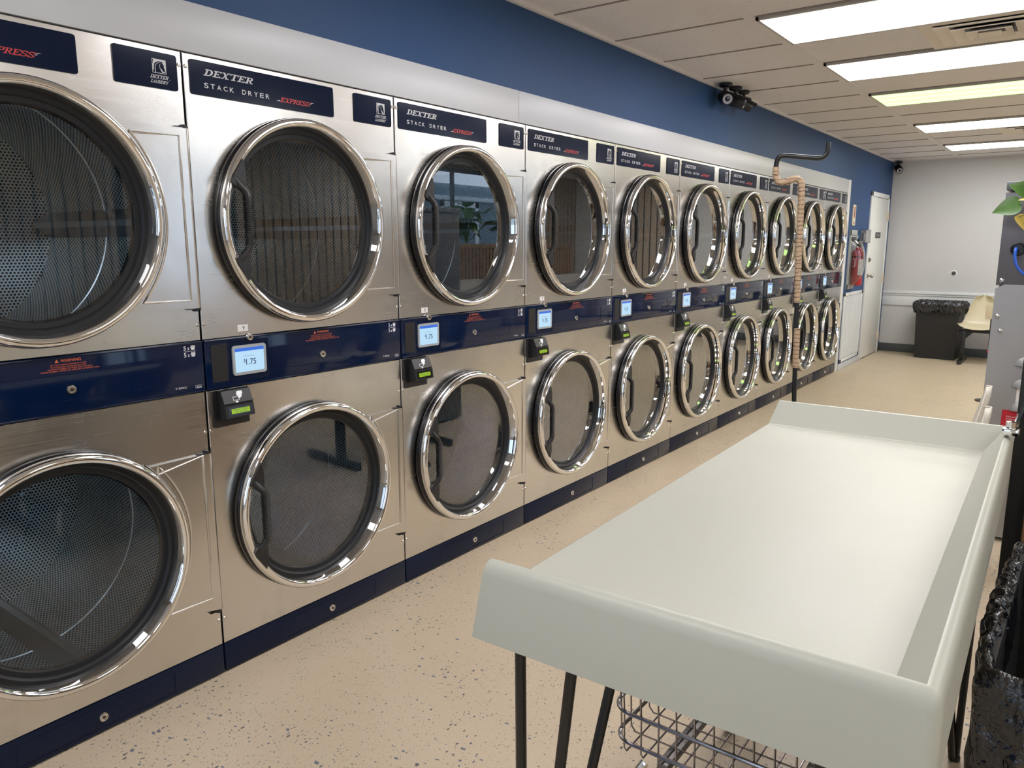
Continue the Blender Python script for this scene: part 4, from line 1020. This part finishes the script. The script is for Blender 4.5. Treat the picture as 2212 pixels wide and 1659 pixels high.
# ------------------------------------------------------------------ post and cabinet at the right edge
t_ = thing('garment_rack', 'tall black metal rack post at the right edge beyond the bin', 'rack', (2.125, 1.24, 0))
b = B(); b.box(-.008, .038, -.02, .026, 0, 1.95, .003); b.box(.75, .796, -.02, .026, 0, 1.95, .003); b.box(-.008, .796, -.012, .018, 1.90, 1.95, .003); b.build('rack_frame', 'iron', t_)
b = B(); b.lathe([(.016, 0), (.016, .03), (.011, .034), (.011, .05), (.0001, .05)], 0, 0, 16, 'x'); b.v = [(-p[0]-.008, p[1]+.0, p[2]+.893) for p in b.v]; b.build('clamp_knob', 'chrome', t_)
b = B(); b.box(-.022, .016, -.335, -.295, -.268+1.245, -.250+1.245, .004); b.box(-.004, .008, -.30, -.015, .980, .990, .003); b.lathe([(.0001, 0), (.011, 0), (.011, .016), (.0001, .018)], -.315, .994, 14, 'z', -.004); b.build('table_clamp', 'chrome', t_)
t_ = thing('wood_cabinet', 'brown wooden cabinet side behind the black rack post', 'cabinet', (2.14, 1.30, 0))
b = B(); b.box(0, .72, 0, .018, 0, 1.02, .002); b.box(0, .72, .4, .418, 0, 1.02, .002); b.box(0, .018, .018, .4, 0, 1.02, .002); b.box(.702, .72, .018, .4, 0, 1.02, .002)
b.build('cabinet_side', 'wood', t_)
b = B(); b.box(-.006, .73, -.006, .43, 1.02, 1.045, .003); b.build('cabinet_top', 'wood', t_)

# ------------------------------------------------------------------ what the glass doors mirror: planter, parked trailer
b = B(); b.box(4.25, 4.6, 5.7, 9.2, 0, 1.0); struct(b.build('wall_partition', 'grey', smooth=0))
t_ = thing('planter_box', 'slatted wooden planter on the low partition, mirrored in the dryer glass', 'planter', (4.42, 7.4, 1.002))
b = B(); b.box(-.16, .16, -1.6, 1.6, .40, .46, .003); b.box(-.12, .12, -1.55, 1.55, .004, .40)
b.build('planter_body', 'wood', t_)
b = B()
for q in range(44): y = -1.55+q*.072; b.box(-.155, -.12, y-.022, y+.022, .004, .42)
b.build('slats', 'wood', t_)
t_ = thing('leafy_plant', 'bushy dark green plant growing in the slatted planter', 'plant', (4.42, 6.6, 1.4655))
b = B(); st = B(); random.seed(11)
for k in range(60):
    a = random.uniform(0, 2*PI); r = random.uniform(.05, .30); p = (r*math.cos(a)*.7, r*math.sin(a)+random.choice((0, .9)), random.uniform(.16, .5))
    leaf(b, p, (math.cos(a), math.sin(a), random.uniform(-.6, .4)), (0, 0, 1), .22, .17)
    st.tube([(0, 0 if p[1] < .5 else .9, 0), p], .004, 5)
b.build('leaves', 'leaf', t_, smooth=60); st.build('stems', 'leaf', t_)
t_ = thing('camper_trailer', 'grey camper trailer parked outside the window, mirrored in the dryer glass', 'trailer', (8.5, 12.0, -.16))
M['camper'] = mat('camper_paint', (.10,.16,.20), .4); M['campertrim'] = mat('camper_trim', (.62,.66,.70), .4)
b = B(); b.box(-1.1, 1.1, -2.9, 2.9, .45, 2.75, .25, 4); b.build('body', 'camper', t_)
b = B(); b.box(-1.13, -1.10, -2.6, -2.5, .7, 2.4); b.box(-1.13, -1.10, -1.6, -1.5, .7, 2.4); b.box(-1.13, -1.10, -2.6, -1.5, 2.3, 2.4); b.box(-1.16, -1.08, -2.9, 2.9, 2.42, 2.5, .01); b.build('door_trim', 'campertrim', t_)
b = B(); b.lathe([(.0001, -.12), (.36, -.12), (.38, -.06), (.38, .06), (.36, .12), (.0001, .12)], 0, .38, 28, 'x', -.9); b.build('wheel', 'black', t_)
